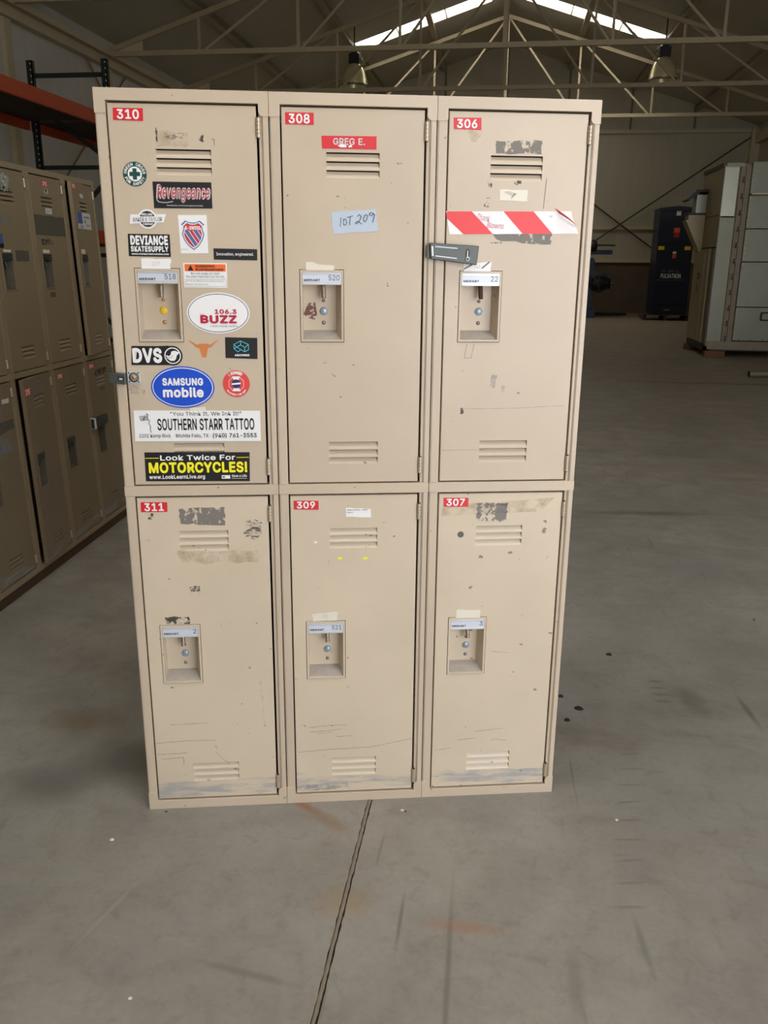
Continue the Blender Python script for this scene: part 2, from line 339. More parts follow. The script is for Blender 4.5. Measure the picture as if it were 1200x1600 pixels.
for i, y in enumerate([.4 + .012 * k for k in range(330)]):
    wob = rj.uniform(-.0012, .0018); top = .0012 + rj.uniform(-.0006, .0008)
    vs += [(jx - .0068, y, -.006), (jx - .0055, y, .0003), (jx - .002, y, top), (jx + .0022 + wob, y, .0002), (jx + .003 + wob, y, -.006)]
    if i:
        b = 5 * (i - 1); fs += [(b + k, b + k + 1, b + k + 6, b + k + 5) for k in range(4)]
sb.add(vs, fs, 'sealant', True); sb.build('joint_sealant', floor)

wl = MB(); wl.box(XL - .2, XL, YF, YB + .2, 0, ZE + .05, 'wall_liner_left'); WL = wl.build('wall_left'); tag(WL, kind='structure')
wr = MB(); wr.box(XR, XR + .2, YF, YB + .2, 0, ZE + .05, 'wall_liner'); WR = wr.build('wall_right'); tag(WR, kind='structure')
def gable(y0, y1, name, mat, holes=None):
    g = MB(); g.prism([(XL, 1.58 if not holes else 0), (XR, 1.58 if not holes else 0), (XR, ZE), (XC, ZR), (XL, ZE)], y0, y1, mat); return g
WB = gable(YB, YB + .2, 'wall_back', 'wall_liner').build('wall_back'); tag(WB, kind='structure')
x = MB(); x.box(XL, XR, YB - .03, YB + .2, 0, 1.58, 'wainscot_concrete'); x.build('wainscot', WB)
for z in (1.62, 2.62, 5.42):
    g = MB(); g.box(XL + .05, XR - .05, YB - .12, YB, z - .05, z + .05, 'girt_paint'); g.build('girt', WB)
for xx in [XR - 1.9 * i - .0 for i in range(1, 8)]:
    g = MB(); g.box(xx - .03, xx + .03, YB - .035, YB, 5.47, roofz(xx) - .02, 'purlin_dark'); g.build('batten', WB)
for xx in [XL + .95 * i for i in range(1, 16)]:
    g = MB(); g.box(xx - .012, xx + .012, YB - .012, YB, 2.67, 5.37, 'wall_liner'); g.build('panel_seam', WB)
for a, b in (((7.38, 5.35), (2.0, 1.66)), ((1.2, 4.35), (5.4, 1.45))):
    g = MB(); g.tube((a[0], YB - .16, a[1]), (b[0], YB - .16, b[1]), .022, 'brace_dark', 6); g.build('brace_rod', WB)
g = MB(); g.box(XL + .0, XL + .25, YB - .26, YB - .01, 0, ZE - .1, 'girt_paint'); g.build('column', WB)
g = MB(); g.box(XR - .25, XR, YB - .26, YB - .01, 0, ZE - .1, 'girt_paint'); g.build('column', WB)
# front wall with the wide open door behind the camera
DX0, DX1, DZ = 1.5, 7.2, 4.4
g = MB(); g.box(XL, DX0, YF - .2, YF, 0, ZE, 'wall_liner'); g.box(DX1, XR, YF - .2, YF, 0, ZE, 'wall_liner'); g.box(DX0, DX1, YF - .2, YF, DZ, ZE, 'wall_liner')
g.prism([(XL, ZE), (XR, ZE), (XC, ZR)], YF - .2, YF, 'wall_liner'); WF = g.build('wall_front'); tag(WF, kind='structure')
g = MB(); g.box(-14, 16, -14, -2.6, -.2, -.01, 'concrete'); tag(g.build('ground'), kind='structure')
for nm, xa in (('trim_1', DX0 - .08), ('trim_2', DX1)):
    g = MB(); g.box(xa, xa + .08, YF - .24, YF + .04, 0, DZ, 'girt_paint'); tag(g.build(nm), kind='structure')
# ceiling: two slopes with translucent strips; the band near the door is added for light
SK0, SK1 = .42, 3.86; BANDS = ((23.42, 24.2), (-.5, .9))
cb = MB()
for sgn in (-1, 1):
    def pt(a, y, dz=0): return (XC + sgn * a, y, roofz(XC + sgn * a) + dz)
    cells = [(0, 7.8, a, b) for a, b in ((YF - .2, -.5), (.9, 23.42), (24.2, YB + .2))]
    for a, b in BANDS: cells += [(0, SK0, a, b), (SK1, 7.8, a, b)]
    for (a0, a1, y0, y1) in cells:
        q = [pt(a0, y0), pt(a1, y0), pt(a1, y1), pt(a0, y1)]; q2 = [(a, b, c + .12) for a, b, c in q]
        cb.add(q + q2, [(0, 1, 2, 3), (7, 6, 5, 4), (0, 4, 5, 1), (1, 5, 6, 2), (2, 6, 7, 3), (3, 7, 4, 0)], 'roof_liner')
CE = cb.build('ceiling'); tag(CE, kind='structure')
nw = 0
for SY0, SY1 in BANDS:
    for i, sgn in enumerate((-1, 1)):
        nw += 1
        g = MB(); q = [(XC + sgn * a, y, roofz(XC + sgn * a) + .08) for a, y in ((SK0, SY0), (SK1, SY0), (SK1, SY1), (SK0, SY1))]
        g.add(q + [(a, b, c + .02) for a, b, c in q], [(0, 1, 2, 3), (7, 6, 5, 4)], 'skylight_glow'); o = g.build('window_%d' % nw); tag(o, 'bright translucent roof panel on the %s slope' % ('left', 'right')[i] if SY0 > 20 else None, kind='structure')  # the near pair is unseen, added to brighten the floor
        g = MB()
        for a in (1.55, 2.75): g.bar((XC + sgn * a, SY0, roofz(XC + sgn * a) + .02), (XC + sgn * a, SY1, roofz(XC + sgn * a) + .02), .03, .04, 'girt_paint')
        g.build('glazing_bar', o)
for k in (-5.715, -3.81, -1.905, 1.905, 3.81, 5.715):
    g = MB(); xx = XC + k; z = roofz(xx); g.box(xx - .035, xx + .035, YF, YB, z - .16, z - .005, 'purlin_dark'); g.box(xx - .07, xx + .07, YF, YB, z - .172, z - .16, 'truss_paint'); g.build('purlin', CE)
for sx in (-1, 1):
    xx = XL if sx < 0 else XR
    g = MB(); x0, x1 = (xx, xx + .16) if sx < 0 else (xx - .16, xx)
    g.box(x0, x1, YF, YB, 5.03, 5.11, 'girt_paint'); g.box(x0, (x0 + x1) / 2 if sx < 0 else x1, YF, YB, 5.11, 5.22, 'girt_paint'); g.box(x0, x1 + (.04 if sx < 0 else 0), YF, YB, 5.22, 5.32, 'girt_paint')
    tag(g.build('trim_%d' % (3 if sx < 0 else 4)), kind='structure')
# wall columns
n_ = 5
for D in (6.6, 10.15, 13.65, 17.2, 21.1, 25.1):
    for xx in (XL, XR - .22):
        g = MB(); x_ = xx if xx < 0 else xx + .12; g.box(x_, x_ + .10, D - .1, D + .1, 0, 5.03, 'girt_paint', .01); tag(g.build('trim_%d' % n_), kind='structure'); n_ += 1
g = MB(); g.tube((XL + .1, 17.9, 5.0), (XL + .1, 12.6, 1.0), .02, 'rust_rod', 6); g.build('brace_rod', WL)
g = MB(); g.tube((XL + .13, 16.2, 5.0), (XL + .13, 20.9, 1.0), .02, 'rust_rod', 6); g.build('brace_rod', WL)

# ------------------------------------------------------------------ roof trusses
def truss(D, label):
    T = empty('roof_truss', (XC, D, 5.28)); tag(T, label, 'truss', 'steel roof trusses')
    def b(name, p, q, wd):
        g = MB(); g.bar(p, q, wd, wd, 'truss_paint'); g.build(name, T, (XC, D, 5.28))
    zc = 5.28; hw = 7.56
    b('bottom_chord', (XC - hw, D, zc), (XC + hw, D, zc), .088)
    tz = lambda x: roofz(x) - .25
    for s in (-1, 1):
        b('top_chord', (XC + s * hw, D, zc + .04), (XC, D, ZR - .25), .088)
        g = MB(); xa, xb = XC + s * hw, XC + s * (hw - .72); pts = [(xa, zc), (xb, zc), (xb, tz(xb) - .0), (xa, zc + .05)]
        if s > 0: pts = pts[::-1]
        g.prism(pts, D - .006, D + .006, 'girt_paint'); g.build('gusset_plate', T, (XC, D, 5.28))
        for k in (1, 2, 3):
            xk = XC + s * 1.905 * k; b('web_post', (xk, D, zc), (xk, D, tz(xk)), .048)
            xt = XC + s * 1.905 * (k - 1); b('web_diagonal', (xk - s * .04, D + .01, zc), (xt, D + .01, tz(xt)), .045)
    b('king_post', (XC, D, zc), (XC, D, ZR - .25), .075)
    return T
truss(13.72, 'nearest cream steel roof truss, only its left end below the top edge')
truss(17.24, 'cream steel roof truss whose lower chord runs just above the two bay lamps')
truss(21.1, 'cream steel roof truss at the level of the lamp shades, above the lockers')
truss(25.1, 'farthest cream steel roof truss, nearest the back wall')

# ------------------------------------------------------------------ high bay lamps
def lamp(x, D, label):
    T = empty('bay_lamp', (x, D, 5.42)); tag(T, label, 'lamp', 'hanging bay lamps')
    off = (x, D, 5.42)
    g = MB(); pr = [(.30, 0), (.303, .01), (.298, .06), (.288, .13), (.268, .21), (.238, .29), (.195, .37), (.145, .43), (.115, .46)]
    g.lathe(pr, (x, D, 5.42), 'lamp_alu', 28); g.lathe([(.288, .002), (.276, .12), (.25, .22), (.205, .32), (.0, .44)], (x, D, 5.42), 'lamp_alu', 28); g.build('lamp_shade', T, off)
    g = MB(); g.lathe([(.29, -.004), (.315, 0), (.315, .03), (.29, .034)], (x, D, 5.42), 'galv_bright', 28); g.build('rim', T, off)
    g = MB(); g.box(x - .12, x + .12, D - .1, D + .1, 5.88, 6.10, 'lamp_black', .015); g.tube((x, D, 6.1), (x, D, 6.17), .07, 'lamp_black', 10); g.tube((x, D, 5.84), (x, D, 5.89), .09, 'lamp_black', 12); g.build('ballast_housing', T, off)
    g = MB(); g.tube((x, D, 6.17), (x, D, roofz(x) - .17), .018, 'lamp_black', 6); g.build('hanging_stem', T, off)
    g = MB(); s = 1 if x < 0 else -1
    pts = [(x, D, 6.25), (x + s * .1, D, 6.16), (x + s * .16, D, 6.05), (x + s * .13, D, 5.95)]
    for a, b in zip(pts, pts[1:]): g.tube(a, b, .012, 'galv_bright', 6)
    g.build('power_cord', T, off)
lamp(-3.64, 21.42, 'bell-shaped metal bay lamp hanging left of the roof peak')
lamp(3.29, 21.42, 'bell-shaped metal bay lamp hanging right of the roof peak')

# ------------------------------------------------------------------ lockers
CW, H = .381, 1.829
def frame_col(x0, parent, mat, dark):
    """face frame and box of one locker column; x0 = its left edge"""
    off = (0, 0, 0)
    g = MB()
    g.box(x0 + .0013, x0 + .0242, -.0022, .03, .01, 1.80, mat, .0026); g.build('door_post', parent, off)
    g = MB()
    g.box(x0 + .3578, x0 + .3665, .003, .03, .02, 1.80, mat, .001); g.box(x0 + .3655, x0 + CW - .0013, -.0022, .03, .01, 1.80, mat, .0022); g.build('door_post', parent, off)
    def ear(zs, name, z_in, z_out):
        L, Rr = x0 + .0004, x0 + CW - .0004; e = .0275 * zs
        P = []
        zi, zo = z_in, z_out; zt = zi - .026 * zs
        arc = lambda cx, cz, r, a0, a1: [(cx + r * math.cos(a0 + (a1 - a0) * i / 6), cz + r * math.sin(a0 + (a1 - a0) * i / 6)) for i in range(7)]
        if zs > 0:
            P = [(L, zo), (L, zt)] + [(L + .022, zt), (L + .0245, zt + .004), (L + .0245, zi), (Rr - .0228, zi)] + arc(Rr - .0128, zt + .010, .010, math.pi, 1.5 * math.pi) + [(Rr, zt), (Rr, zo)]
        else:
            P = [(L, zo), (Rr, zo), (Rr, zt)] + arc(Rr - .0128, zt - .010, .010, .5 * math.pi, math.pi) + [(Rr - .0228, zi), (L + .0245, zi)] + arc(L + .0125, zt - .010, .010, 0, .5 * math.pi) + [(L, zt)]
        g = MB(); g.prism(P, -.0036, .028, mat); g.build(name, parent, off, .0006)
    ear(1, 'header', 1.8035, H); ear(-1, 'bottom_rail', .026, 0)
    g = MB(); g.box(x0 + .0006, x0 + CW - .0006, -.0032, .028, .9025, .9285, mat, .001); g.build('middle_rail', parent, off)
    g = MB(); g.box(x0 + .0008, x0 + .003, .028, .38, 0, H, mat); g.box(x0 + CW - .003, x0 + CW - .0008, .028, .38, 0, H, mat); g.box(x0 + .001, x0 + CW - .001, .376, .38, 0, H, mat)
    g.box(x0 + .001, x0 + CW - .001, .028, .38, H - .003, H, mat); g.box(x0 + .001, x0 + CW - .001, .03, .38, .02, .024, mat); g.box(x0 + .004, x0 + CW - .004, .03, .376, .913, .916, dark); g.box(x0 + .004, x0 + CW - .004, .372, .375, .024, 1.82, dark)
    g.build('locker_box', parent, off)
DW, DH = .3250, .8675
DX = .3525                                    # hinge side of a door inside its column
mesh_cache = {}
def door(x0, lower, parent, mat, plug='zinc_blue', swing=0, text=None, lever='latch_metal', plate='steel_plate', num=''):
    zb = .030 if lower else .9315
    px = x0 + DX; dz = -.897 if lower else 0
    holes = []
    for zt in (1.7065, 1.6875, 1.6685, 1.0355, 1.0155, .9960): holes.append((-.2255, -.1025, zt - .0165 - .9315, zt - .9315))
    holes.append((-.2865, -.1900, 1.285 - .9315, 1.446 - .9315))
    if lower: holes = [(a, b, c + .0045, d + .0045) for a, b, c, d in holes]
    hc = holes[6]; cut = holes[:6] + [(hc[0] - .0042, hc[1] + .0042, hc[2] - .0042, hc[3] + .0042)]
    key = (mat, lower)
    if key not in mesh_cache:
        xs = sorted({-DW, 0} | {h[0] for h in cut} | {h[1] for h in cut}); zs = sorted({0, DH} | {h[2] for h in cut} | {h[3] for h in cut})
        g = MB(); e = .0015
        X = lambda v: v + (e if v == xs[0] else -e if v == xs[-1] else 0); Z = lambda v: v + (e if v == zs[0] else -e if v == zs[-1] else 0)
        vs = [(X(a), 0, Z(b)) for b in zs for a in xs]; n = len(xs); fs = []
        for j in range(len(zs) - 1):
            for i in range(n - 1):
                cx, cz = (xs[i] + xs[i + 1]) / 2, (zs[j] + zs[j + 1]) / 2
                if any(h[0] < cx < h[1] and h[2] < cz < h[3] for h in cut): continue
                fs.append((j * n + i, j * n + i + 1, (j + 1) * n + i + 1, (j + 1) * n + i))
        g.add(vs, fs, mat)
        a = [(-DW + e, 0, e), (-e, 0, e), (-e, 0, DH - e), (-DW + e, 0, DH - e)]; b = [(-DW, e, 0), (0, e, 0), (0, e, DH), (-DW, e, DH)]; c = [(p[0], .018, p[2]) for p in b]
        g.add(a + b + c, [(i, i + 4, (i + 1) % 4 + 4, (i + 1) % 4) for i in range(4)] + [(i + 4, i + 8, (i + 1) % 4 + 8, (i + 1) % 4 + 4) for i in range(4)], mat)
        base = g.build('door'); mesh_cache[key] = base.data; bpy.data.objects.remove(base)
        for i, h in enumerate(holes[:6]):
            g = MB(); x0_, x1_, z0, z1 = h; d = .0075
            g.add([(x0_, 0, z0), (x1_, 0, z0), (x1_ - .002, d, z1 - .0022), (x0_ + .002, d, z1 - .0022), (x0_, 0, z1), (x1_, 0, z1), (x0_ + .002, d * 1.6, z1 + .004), (x1_ - .002, d * 1.6, z1 + .004)],
                  [(0, 1, 2, 3), (0, 3, 4), (1, 5, 2)], mat)
            tmp = g.build('louver'); mesh_cache[key + (i,)] = tmp.data; bpy.data.objects.remove(tmp)
        x0_, x1_, z0, z1 = holes[6]; g = MB(); d = .034
        # flange
        f = .0035
        O = [(x0_ - f, z0 - f), (x1_ + f, z0 - f), (x1_ + f, z1 + f), (x0_ - f, z1 + f)]; I = [(x0_ + f * .6, z0 + f * .6), (x1_ - f * .6, z0 + f * .6), (x1_ - f * .6, z1 - f * .6), (x0_ + f * .6, z1 - f * .6)]
        vv = [(p[0], .006, p[1]) for p in O] + [(p[0] + (.0008 if p[0] < -.24 else -.0008), -.0022, p[1] + (.0008 if p[1] < .45 else -.0008)) for p in O] + [(p[0], -.0022, p[1]) for p in I] + [(p[0], .004, p[1]) for p in I]
        g.add(vv, [(r * 4 + i, r * 4 + (i + 1) % 4, (r + 1) * 4 + (i + 1) % 4, (r + 1) * 4 + i) for r in range(3) for i in range(4)], mat)
        zt = z1 - .030; xi0, xi1, zi0 = x0_ + f * .6, x1_ - f * .6, z0 + f * .6
        g.add([(xi0, .002, zi0), (xi1, .002, zi0), (xi1 - .012, d, zi0 + .020), (xi0 + .002, d, zi0 + .020), (xi0, .002, zt), (xi1, .002, zt), (xi1 - .012, d, zt), (xi0 + .002, d, zt)],
              [(3, 2, 6, 7), (0, 3, 7, 4), (1, 5, 6, 2), (4, 7, 6, 5)], mat if mat[:3] != 'old' else 'old_cup')
        g.add([(xi0, .002, zi0), (xi1, .002, zi0), (xi1 - .012, d, zi0 + .020), (xi0 + .002, d, zi0 + .020)], [(0, 1, 2, 3)], 'cup_floor_dirt' if mat[:3] != 'old' else 'old_cup')
        tmp = g.build('handle_cup'); mesh_cache[key + ('cup',)] = tmp.data; bpy.data.objects.remove(tmp)
    o = bpy.data.objects.new('door', mesh_cache[key]); COL.objects.link(o); o.parent = parent; o.location = (px, 0, zb); o.rotation_euler = (0, 0, swing)
    def child(nm, me):
        c = bpy.data.objects.new(nm, me); COL.objects.link(c); c.parent = o; return c
    for i in range(6): child('louver', mesh_cache[key + (i,)])
    child('handle_cup', mesh_cache[key + ('cup',)])
    h = holes[6]; xi0, xi1, z1 = h[0] + .0025, h[1] - .0025, h[3] - .0025
    g = MB(); pb = 'steel_bright' if mat[:3] != 'old' else 'steel_dark'
    g.box(xi0, xi1, -.0012, .002, z1 - .0275, z1, pb); g.box(xi0 + .001, xi1 - .001, -.0017, -.001, z1 - .0215, z1 - .0045, plate)
    g.box(xi0, xi1, -.0035, .0, z1 - .0285, z1 - .0235, pb, .001); g.box(xi0, xi1, -.003, .0, z1 - .004, z1, pb, .001)
    g.text('MEDART', xi0 + .004, z1 - .0205, xi0 + .042, z1 - .0155, 'p_black', -.0021, .03)
    if num: wnum = .0085 * len(num); g.text(num, xi1 - .004 - wnum, z1 - .0185, xi1 - .004, z1 - .0062, 'p_ink', -.0021)
    g.build('number_plate', o)
    xm = h[0] + .0515; zt = h[3]
    g = MB(); g.tube((xm, .018, zt - .030), (xm + .001, .010, zt - .062), .0062, lever, 10, .0055); g.build('latch', o)
    g = MB(); g.lathe([(0, -.004), (.0075, -.0035), (.0098, -.001), (.0098, .0)], (xm + .001, .034, zt - .0935), plug, 18, 'y'); g.build('lock_plug', o)
    for zz, r in ((-.069, .0042), (-.121, .0052)):
        g = MB(); g.lathe([(0, -.003), (r * .7, -.0024), (r, 0)], (xm + .001, .034, zt + zz), 'brass' if plug == 'yellow_plug' else 'rivet_metal', 12, 'y'); g.build('rivet', o)
    for zc in ((1.7545 - .9315), (.9755 - .9315)):
        g = MB()
        for k in range(5): a = zc - .0205 + k * .0082; g.tube((.0045, -.0025, a), (.0045, -.0025, a + .0074), .0052, 'hinge_metal', 10)
        g.tube((.0045, -.0025, zc - .0225), (.0045, -.0025, zc + .0225), .0036, 'steel_dark', 8); g.build('hinge', o)
    return o, (px, 0, zb)
class St:
    """sticker on a door, drawn in locker-bank coordinates"""
    def __init__(s, d, name, label, y0=-.0003):
        s.d, s.off = d; s.g = MB(); s.name = name; s.label = label; s.y = y0; s.k = 0
    def base(s, pts, mat, th=.0004): s.g.prism(pts, s.y - th, s.y, mat); s.y -= th; s.k = 0; return s
    def quad(s, q, mat): return s.base([q[3], q[2], q[1], q[0]], mat)
    def lay(s): s.k += 1; return s.y - .0003 * s.k
    def poly(s, pts, mat): s.g.poly(pts, s.lay(), mat); return s
    def text(s, txt, x0, z0, x1, z1, mat, bold=.02, shear=0, rot=0): s.g.text(txt, x0, z0, x1, z1, mat, s.lay(), bold, shear, rot=rot); return s
    def stroke(s, pts, wd, mat): s.g.stroke(pts, wd, s.lay(), mat); return s
    def done(s):
        o = s.g.build(s.name, s.d, s.off)
        if s.label: o['label'] = s.label
        return o
def number(d, q, n, bg='p_red', fg='p_white'):
    s = St(d, 'number_sticker', 'red number sticker reading %s in white' % n); s.quad(q, bg)
    (x0, z1), (x1, _), _, (_, z0) = q; W_, H_ = x1 - x0, z1 - z0
    s.text(n, x0 + W_ * .12, z0 + H_ * .09, x0 + W_ * .86, z0 + H_ * .90, fg, .035); s.done()
def patch(d, q, mat, seed=1, amt=.002, name='scraped_patch', label=None):
    s = St(d, name, label, -.0002); s.g.poly(jag(q, seed, amt), -.0004, mat); s.done()
def tag_paper(d, q, txt=None, mat='p_offwhite', label=None, amt=.0015, seed=3):
    s = St(d, 'paper_tag', label); s.base(jag(q, seed, amt, 4), mat)
    if txt:
        x0, z0, x1, z1 = q[3][0], q[3][1], q[1][0], q[1][1]; s.text(txt, x0 + (x1 - x0) * .38, z0 + (z1 - z0) * .35, x0 + (x1 - x0) * .62, z0 + (z1 - z0) * .7, 'p_faint', 0)
    s.done()

BK = empty('locker_bank', (-0.35198797, 2.0606162, 0), (0, 0, R(12.638994)))
tag(BK, 'beige six-door locker bank in the foreground, its upper left door covered in stickers', 'lockers')
cols = [-.5715, -.1905, .1905]
for c in cols: frame_col(c, BK, 'frame_paint', 'inner_shade')
d310 = door(cols[0], 0, BK, 'door_paint', 'yellow_plug', num='518'); d308 = door(cols[1], 0, BK, 'door_paint', num='520'); d306 = door(cols[2], 0, BK, 'door_paint', num='22', lever='rack_orange' if 0 else 'dark_timber')
d311 = door(cols[0], 1, BK, 'lit_lower_door_paint', num='2'); d309 = door(cols[1], 1, BK, 'lit_lower_door_paint', num='521'); d307 = door(cols[2], 1, BK, 'lit_lower_door_paint', num='3')
number(d310, [(-.531, 1.789), (-.466, 1.789), (-.467, 1.763), (-.532, 1.764)], '310')
number(d308, [(-.154, 1.788), (-.090, 1.788), (-.090, 1.763), (-.154, 1.763)], '308')
number(d306, [(.228, 1.785), (.292, 1.786), (.293, 1.760), (.229, 1.761)], '306')
number(d311, [(-.534, .887), (-.469, .886), (-.470, .861), (-.535, .861)], '311')
number(d309, [(-.154, .885), (-.091, .884), (-.091, .860), (-.154, .862)], '309')
number(d307, [(.230, .887), (.295, .886), (.295, .862), (.231, .863)], '307')
# --- door 310 stickers
cx, cz, r = -.493, 1.653, .0262
s = St(d310, 'safety_sticker', 'round dark green sticker with a green cross on white'); s.base(ellipse(cx, cz, r, r), 'p_green'); s.poly(ellipse(cx, cz, r * .60, r * .60, 32), 'p_white')
a, b = r * .17, r * .45; y = s.lay(); s.g.poly([(cx - b, cz - a), (cx + b, cz - a), (cx + b, cz + a), (cx - b, cz + a)], y, 'p_green'); s.g.poly([(cx - a, cz - b), (cx + a, cz - b), (cx + a, cz + b), (cx - a, cz + b)], y - .0001, 'p_green')
s.g.arc_text('GREEN CROSS', cx, cz, r * .80, R(172), R(8), r * .24, 'p_white', y); s.g.arc_text('FOR SAFETY', cx, cz, r * .80, R(205), R(335), r * .24, 'p_white', y, True); s.done()
q = [(-.455, 1.638), (-.324, 1.638), (-.324, 1.582), (-.455, 1.581)]
s = St(d310, 'band_sticker', 'black rectangular sticker with pink blackletter band name'); s.quad(q, 'p_black')
s.text('Revengeance', -.449, 1.5935, -.3265, 1.6325, 'p_palegrey', .075, .25); s.text('Revengeance', -.4465, 1.5955, -.329, 1.6305, 'p_pink', .012, .25); s.text('facebook.com/revengeancemetal', -.426, 1.585, -.345, 1.5895, 'p_palegrey', .01)
s.stroke([(-.448, 1.600), (-.444, 1.595), (-.436, 1.5935), (-.425, 1.5935), (-.412, 1.596)], .0016, 'p_palegrey'); s.done()
cx, cz = -.4715, 1.5575
s = St(d310, 'company_sticker', 'white banner and circle company sticker with black lettering'); s.base([(-.512, 1.547), (-.436, 1.5505), (-.4295, 1.5685), (-.509, 1.567)], 'p_white'); s.base(ellipse(cx, cz, .0215, .0213), 'p_white'); s.poly(ellipse(cx, cz, .0175, .0173), 'p_black')
s.poly([(cx - .0175, cz - .0072), (cx + .0185, cz - .0066), (cx + .0185, cz + .0062), (cx - .0175, cz + .0054)], 'p_white')
s.text('DRILLING', cx - .013, cz + .0075, cx + .012, cz + .0125, 'p_white', .05); s.text('COMPANY', cx - .011, cz - .0135, cx + .0125, cz - .0085, 'p_white', .05); s.text('BAKER & TAYLOR', -.504, 1.5525, -.4385, 1.5610, 'p_ink', .0, .15, rot=.03); s.done()
q = [(-.403, 1.567), (-.338, 1.568), (-.338, 1.484), (-.401, 1.483)]
s = St(d310, 'shield_sticker', 'white sticker with a red and blue striped shield'); s.quad(q, 'p_white')
def shield(cx, cz, w, h): return [(cx + u * w, cz + v * h) for u, v in [(0, -1), (.45, -.72), (.80, -.32), (.95, .06), (.82, .42), (.80, .55), (1.0, .70), (.62, .97), (.3, .86), (0, .83), (-.3, .86), (-.62, .97), (-1.0, .70), (-.80, .55), (-.82, .42), (-.95, .06), (-.80, -.32), (-.45, -.72)]]
cx, cz = -.3705, 1.5235; s.poly(shield(cx, cz, .0265, .0330), 'p_shield_blue'); s.poly(shield(cx, cz, .0240, .0302), 'p_white'); s.poly(shield(cx, cz, .0215, .0275), 'p_shield_red')
low = [p for p in shield(cx, cz, .0208, .0268) if p[1] < cz + .011]; ys_ = cz + .010
def clip(poly, ax, az, bx, bz):                # keep left of a->b
    out = []
    for i in range(len(poly)):
        p, q_ = poly[i], poly[(i + 1) % len(poly)]; f = lambda t: (bx - ax) * (t[1] - az) - (bz - az) * (t[0] - ax); fp, fq = f(p), f(q_)
        if fp >= 0: out.append(p)
        if fp * fq < 0: t_ = fp / (fp - fq); out.append((p[0] + (q_[0] - p[0]) * t_, p[1] + (q_[1] - p[1]) * t_))
    return out
low = [(p[0], min(p[1], ys_)) for p in shield(cx, cz, .0208, .0268)]; low = clip(low, cx - 1, ys_, cx - 2, ys_) if 0 else [p for p in low if p[1] < ys_ + 1e-6]
y = s.lay(); dxs, dzs = .55, -.83
for k, (o0, wd, mt) in enumerate([(-.0215, .0016, 'p_white'), (-.0195, .0075, 'p_shield_blue'), (-.0105, .0016, 'p_white'), (-.001, .0016, 'p_white'), (.001, .0075, 'p_shield_blue'), (.0098, .0016, 'p_white')]):
    a0 = cx + o0; b0 = a0 + wd
    P_ = clip(low, a0, ys_, a0 + dxs, ys_ + dzs); P_ = clip(P_, b0 + dxs, ys_ + dzs, b0, ys_) if P_ else P_
    if len(P_) > 2: s.g.poly(P_, y - .0001 * (k % 2), mt)
s.k += 1
s.text('K-SWISS', cx - .0170, cz + .0115, cx + .0165, cz + .0200, 'p_white', .05); s.text('www.shoes', -.400, 1.4915, -.385, 1.4925, 'p_greytext', 0) if 0 else None; s.stroke([(-.400, 1.492), (-.384, 1.492)], .0006, 'p_greytext'); s.done()
q = [(-.518, 1.525), (-.424, 1.5245), (-.424, 1.475), (-.519, 1.476)]
s = St(d310, 'skate_shop_sticker', 'black sticker with heavy white skate shop lettering'); s.quad(q, 'p_black'); s.text('DEVIANCE', -.5135, 1.5005, -.4285, 1.5220, 'p_white', .06); s.text('SKATESUPPLY', -.5135, 1.4858, -.4285, 1.4985, 'p_white', .05); s.text('WWW.POPSKATEBOARDING.COM', -.5125, 1.4790, -.4285, 1.4825, 'p_white', .05); s.done()
q = [(-.326, 1.495), (-.2255, 1.494), (-.2260, 1.469), (-.326, 1.470)]
s = St(d310, 'slogan_sticker', 'narrow black sticker with a thin white slogan'); s.quad(q, 'p_black'); s.text('Innovation, engineered.', -.320, 1.4775, -.234, 1.4860, 'p_white', .012); s.done()
tag_paper(d310, [(-.492, 1.471), (-.425, 1.471), (-.426, 1.4475), (-.493, 1.447)], '177', 'p_white')
q = [(-.397, 1.462), (-.297, 1.462), (-.298, 1.4065), (-.397, 1.407)]
s = St(d310, 'warning_sticker', 'white warning label with an orange heading'); s.quad(q, 'p_white'); s.poly([(-.394, 1.4435), (-.300, 1.4435), (-.300, 1.4595), (-.394, 1.4595)], 'p_orange')
s.poly([(-.387, 1.4450), (-.374, 1.4450), (-.3805, 1.4580)], 'p_black'); s.text('WARNING', -.3700, 1.4520, -.3250, 1.4580, 'p_black', .02); s.text('Avertissement', -.3700, 1.4450, -.3050, 1.4510, 'p_black', .02)
s.text('Do not walk on roof', -.3800, 1.4360, -.3150, 1.4415, 'p_greytext', 0); s.text('Ne pas marcher sur le toit.', -.3910, 1.4280, -.3025, 1.4345, 'p_greytext', 0)
s.stroke([(-.393, 1.4255), (-.300, 1.4255), (-.300, 1.4095), (-.393, 1.4095), (-.393, 1.4255)], .0005, 'p_greytext'); s.text('If not avoided, could result in injury.', -.391, 1.4195, -.304, 1.4235, 'p_greytext', 0); s.text('Risque de blessures.', -.391, 1.4120, -.341, 1.4160, 'p_greytext', 0); s.done()
cx, cz = -.3213, 1.3485
s = St(d310, 'radio_station_sticker', 'white oval radio station sticker with red lettering'); s.base(ellipse(cx, cz, .0735, .0475, 56), 'p_white'); s.poly(ellipse(cx, cz, .0705, .0445, 56), 'p_navy'); s.poly(ellipse(cx, cz, .0690, .0430, 56), 'p_white')
s.text('106.3', -.3300, 1.3465, -.2785, 1.3575, 'p_crimson', .05); s.text('THE', -.3640, 1.3420, -.3550, 1.3462, 'p_crimson', .01); s.text('BUZZ', -.3640, 1.3245, -.2785, 1.3440, 'p_crimson', .06); s.text('real.rock.radio', -.3400, 1.3165, -.2770, 1.3212, 'p_greytext', 0); s.done()
s = St(d310, 'longhorn_sticker', 'burnt orange longhorn head sticker'); cx, cz = -.3595, 1.263
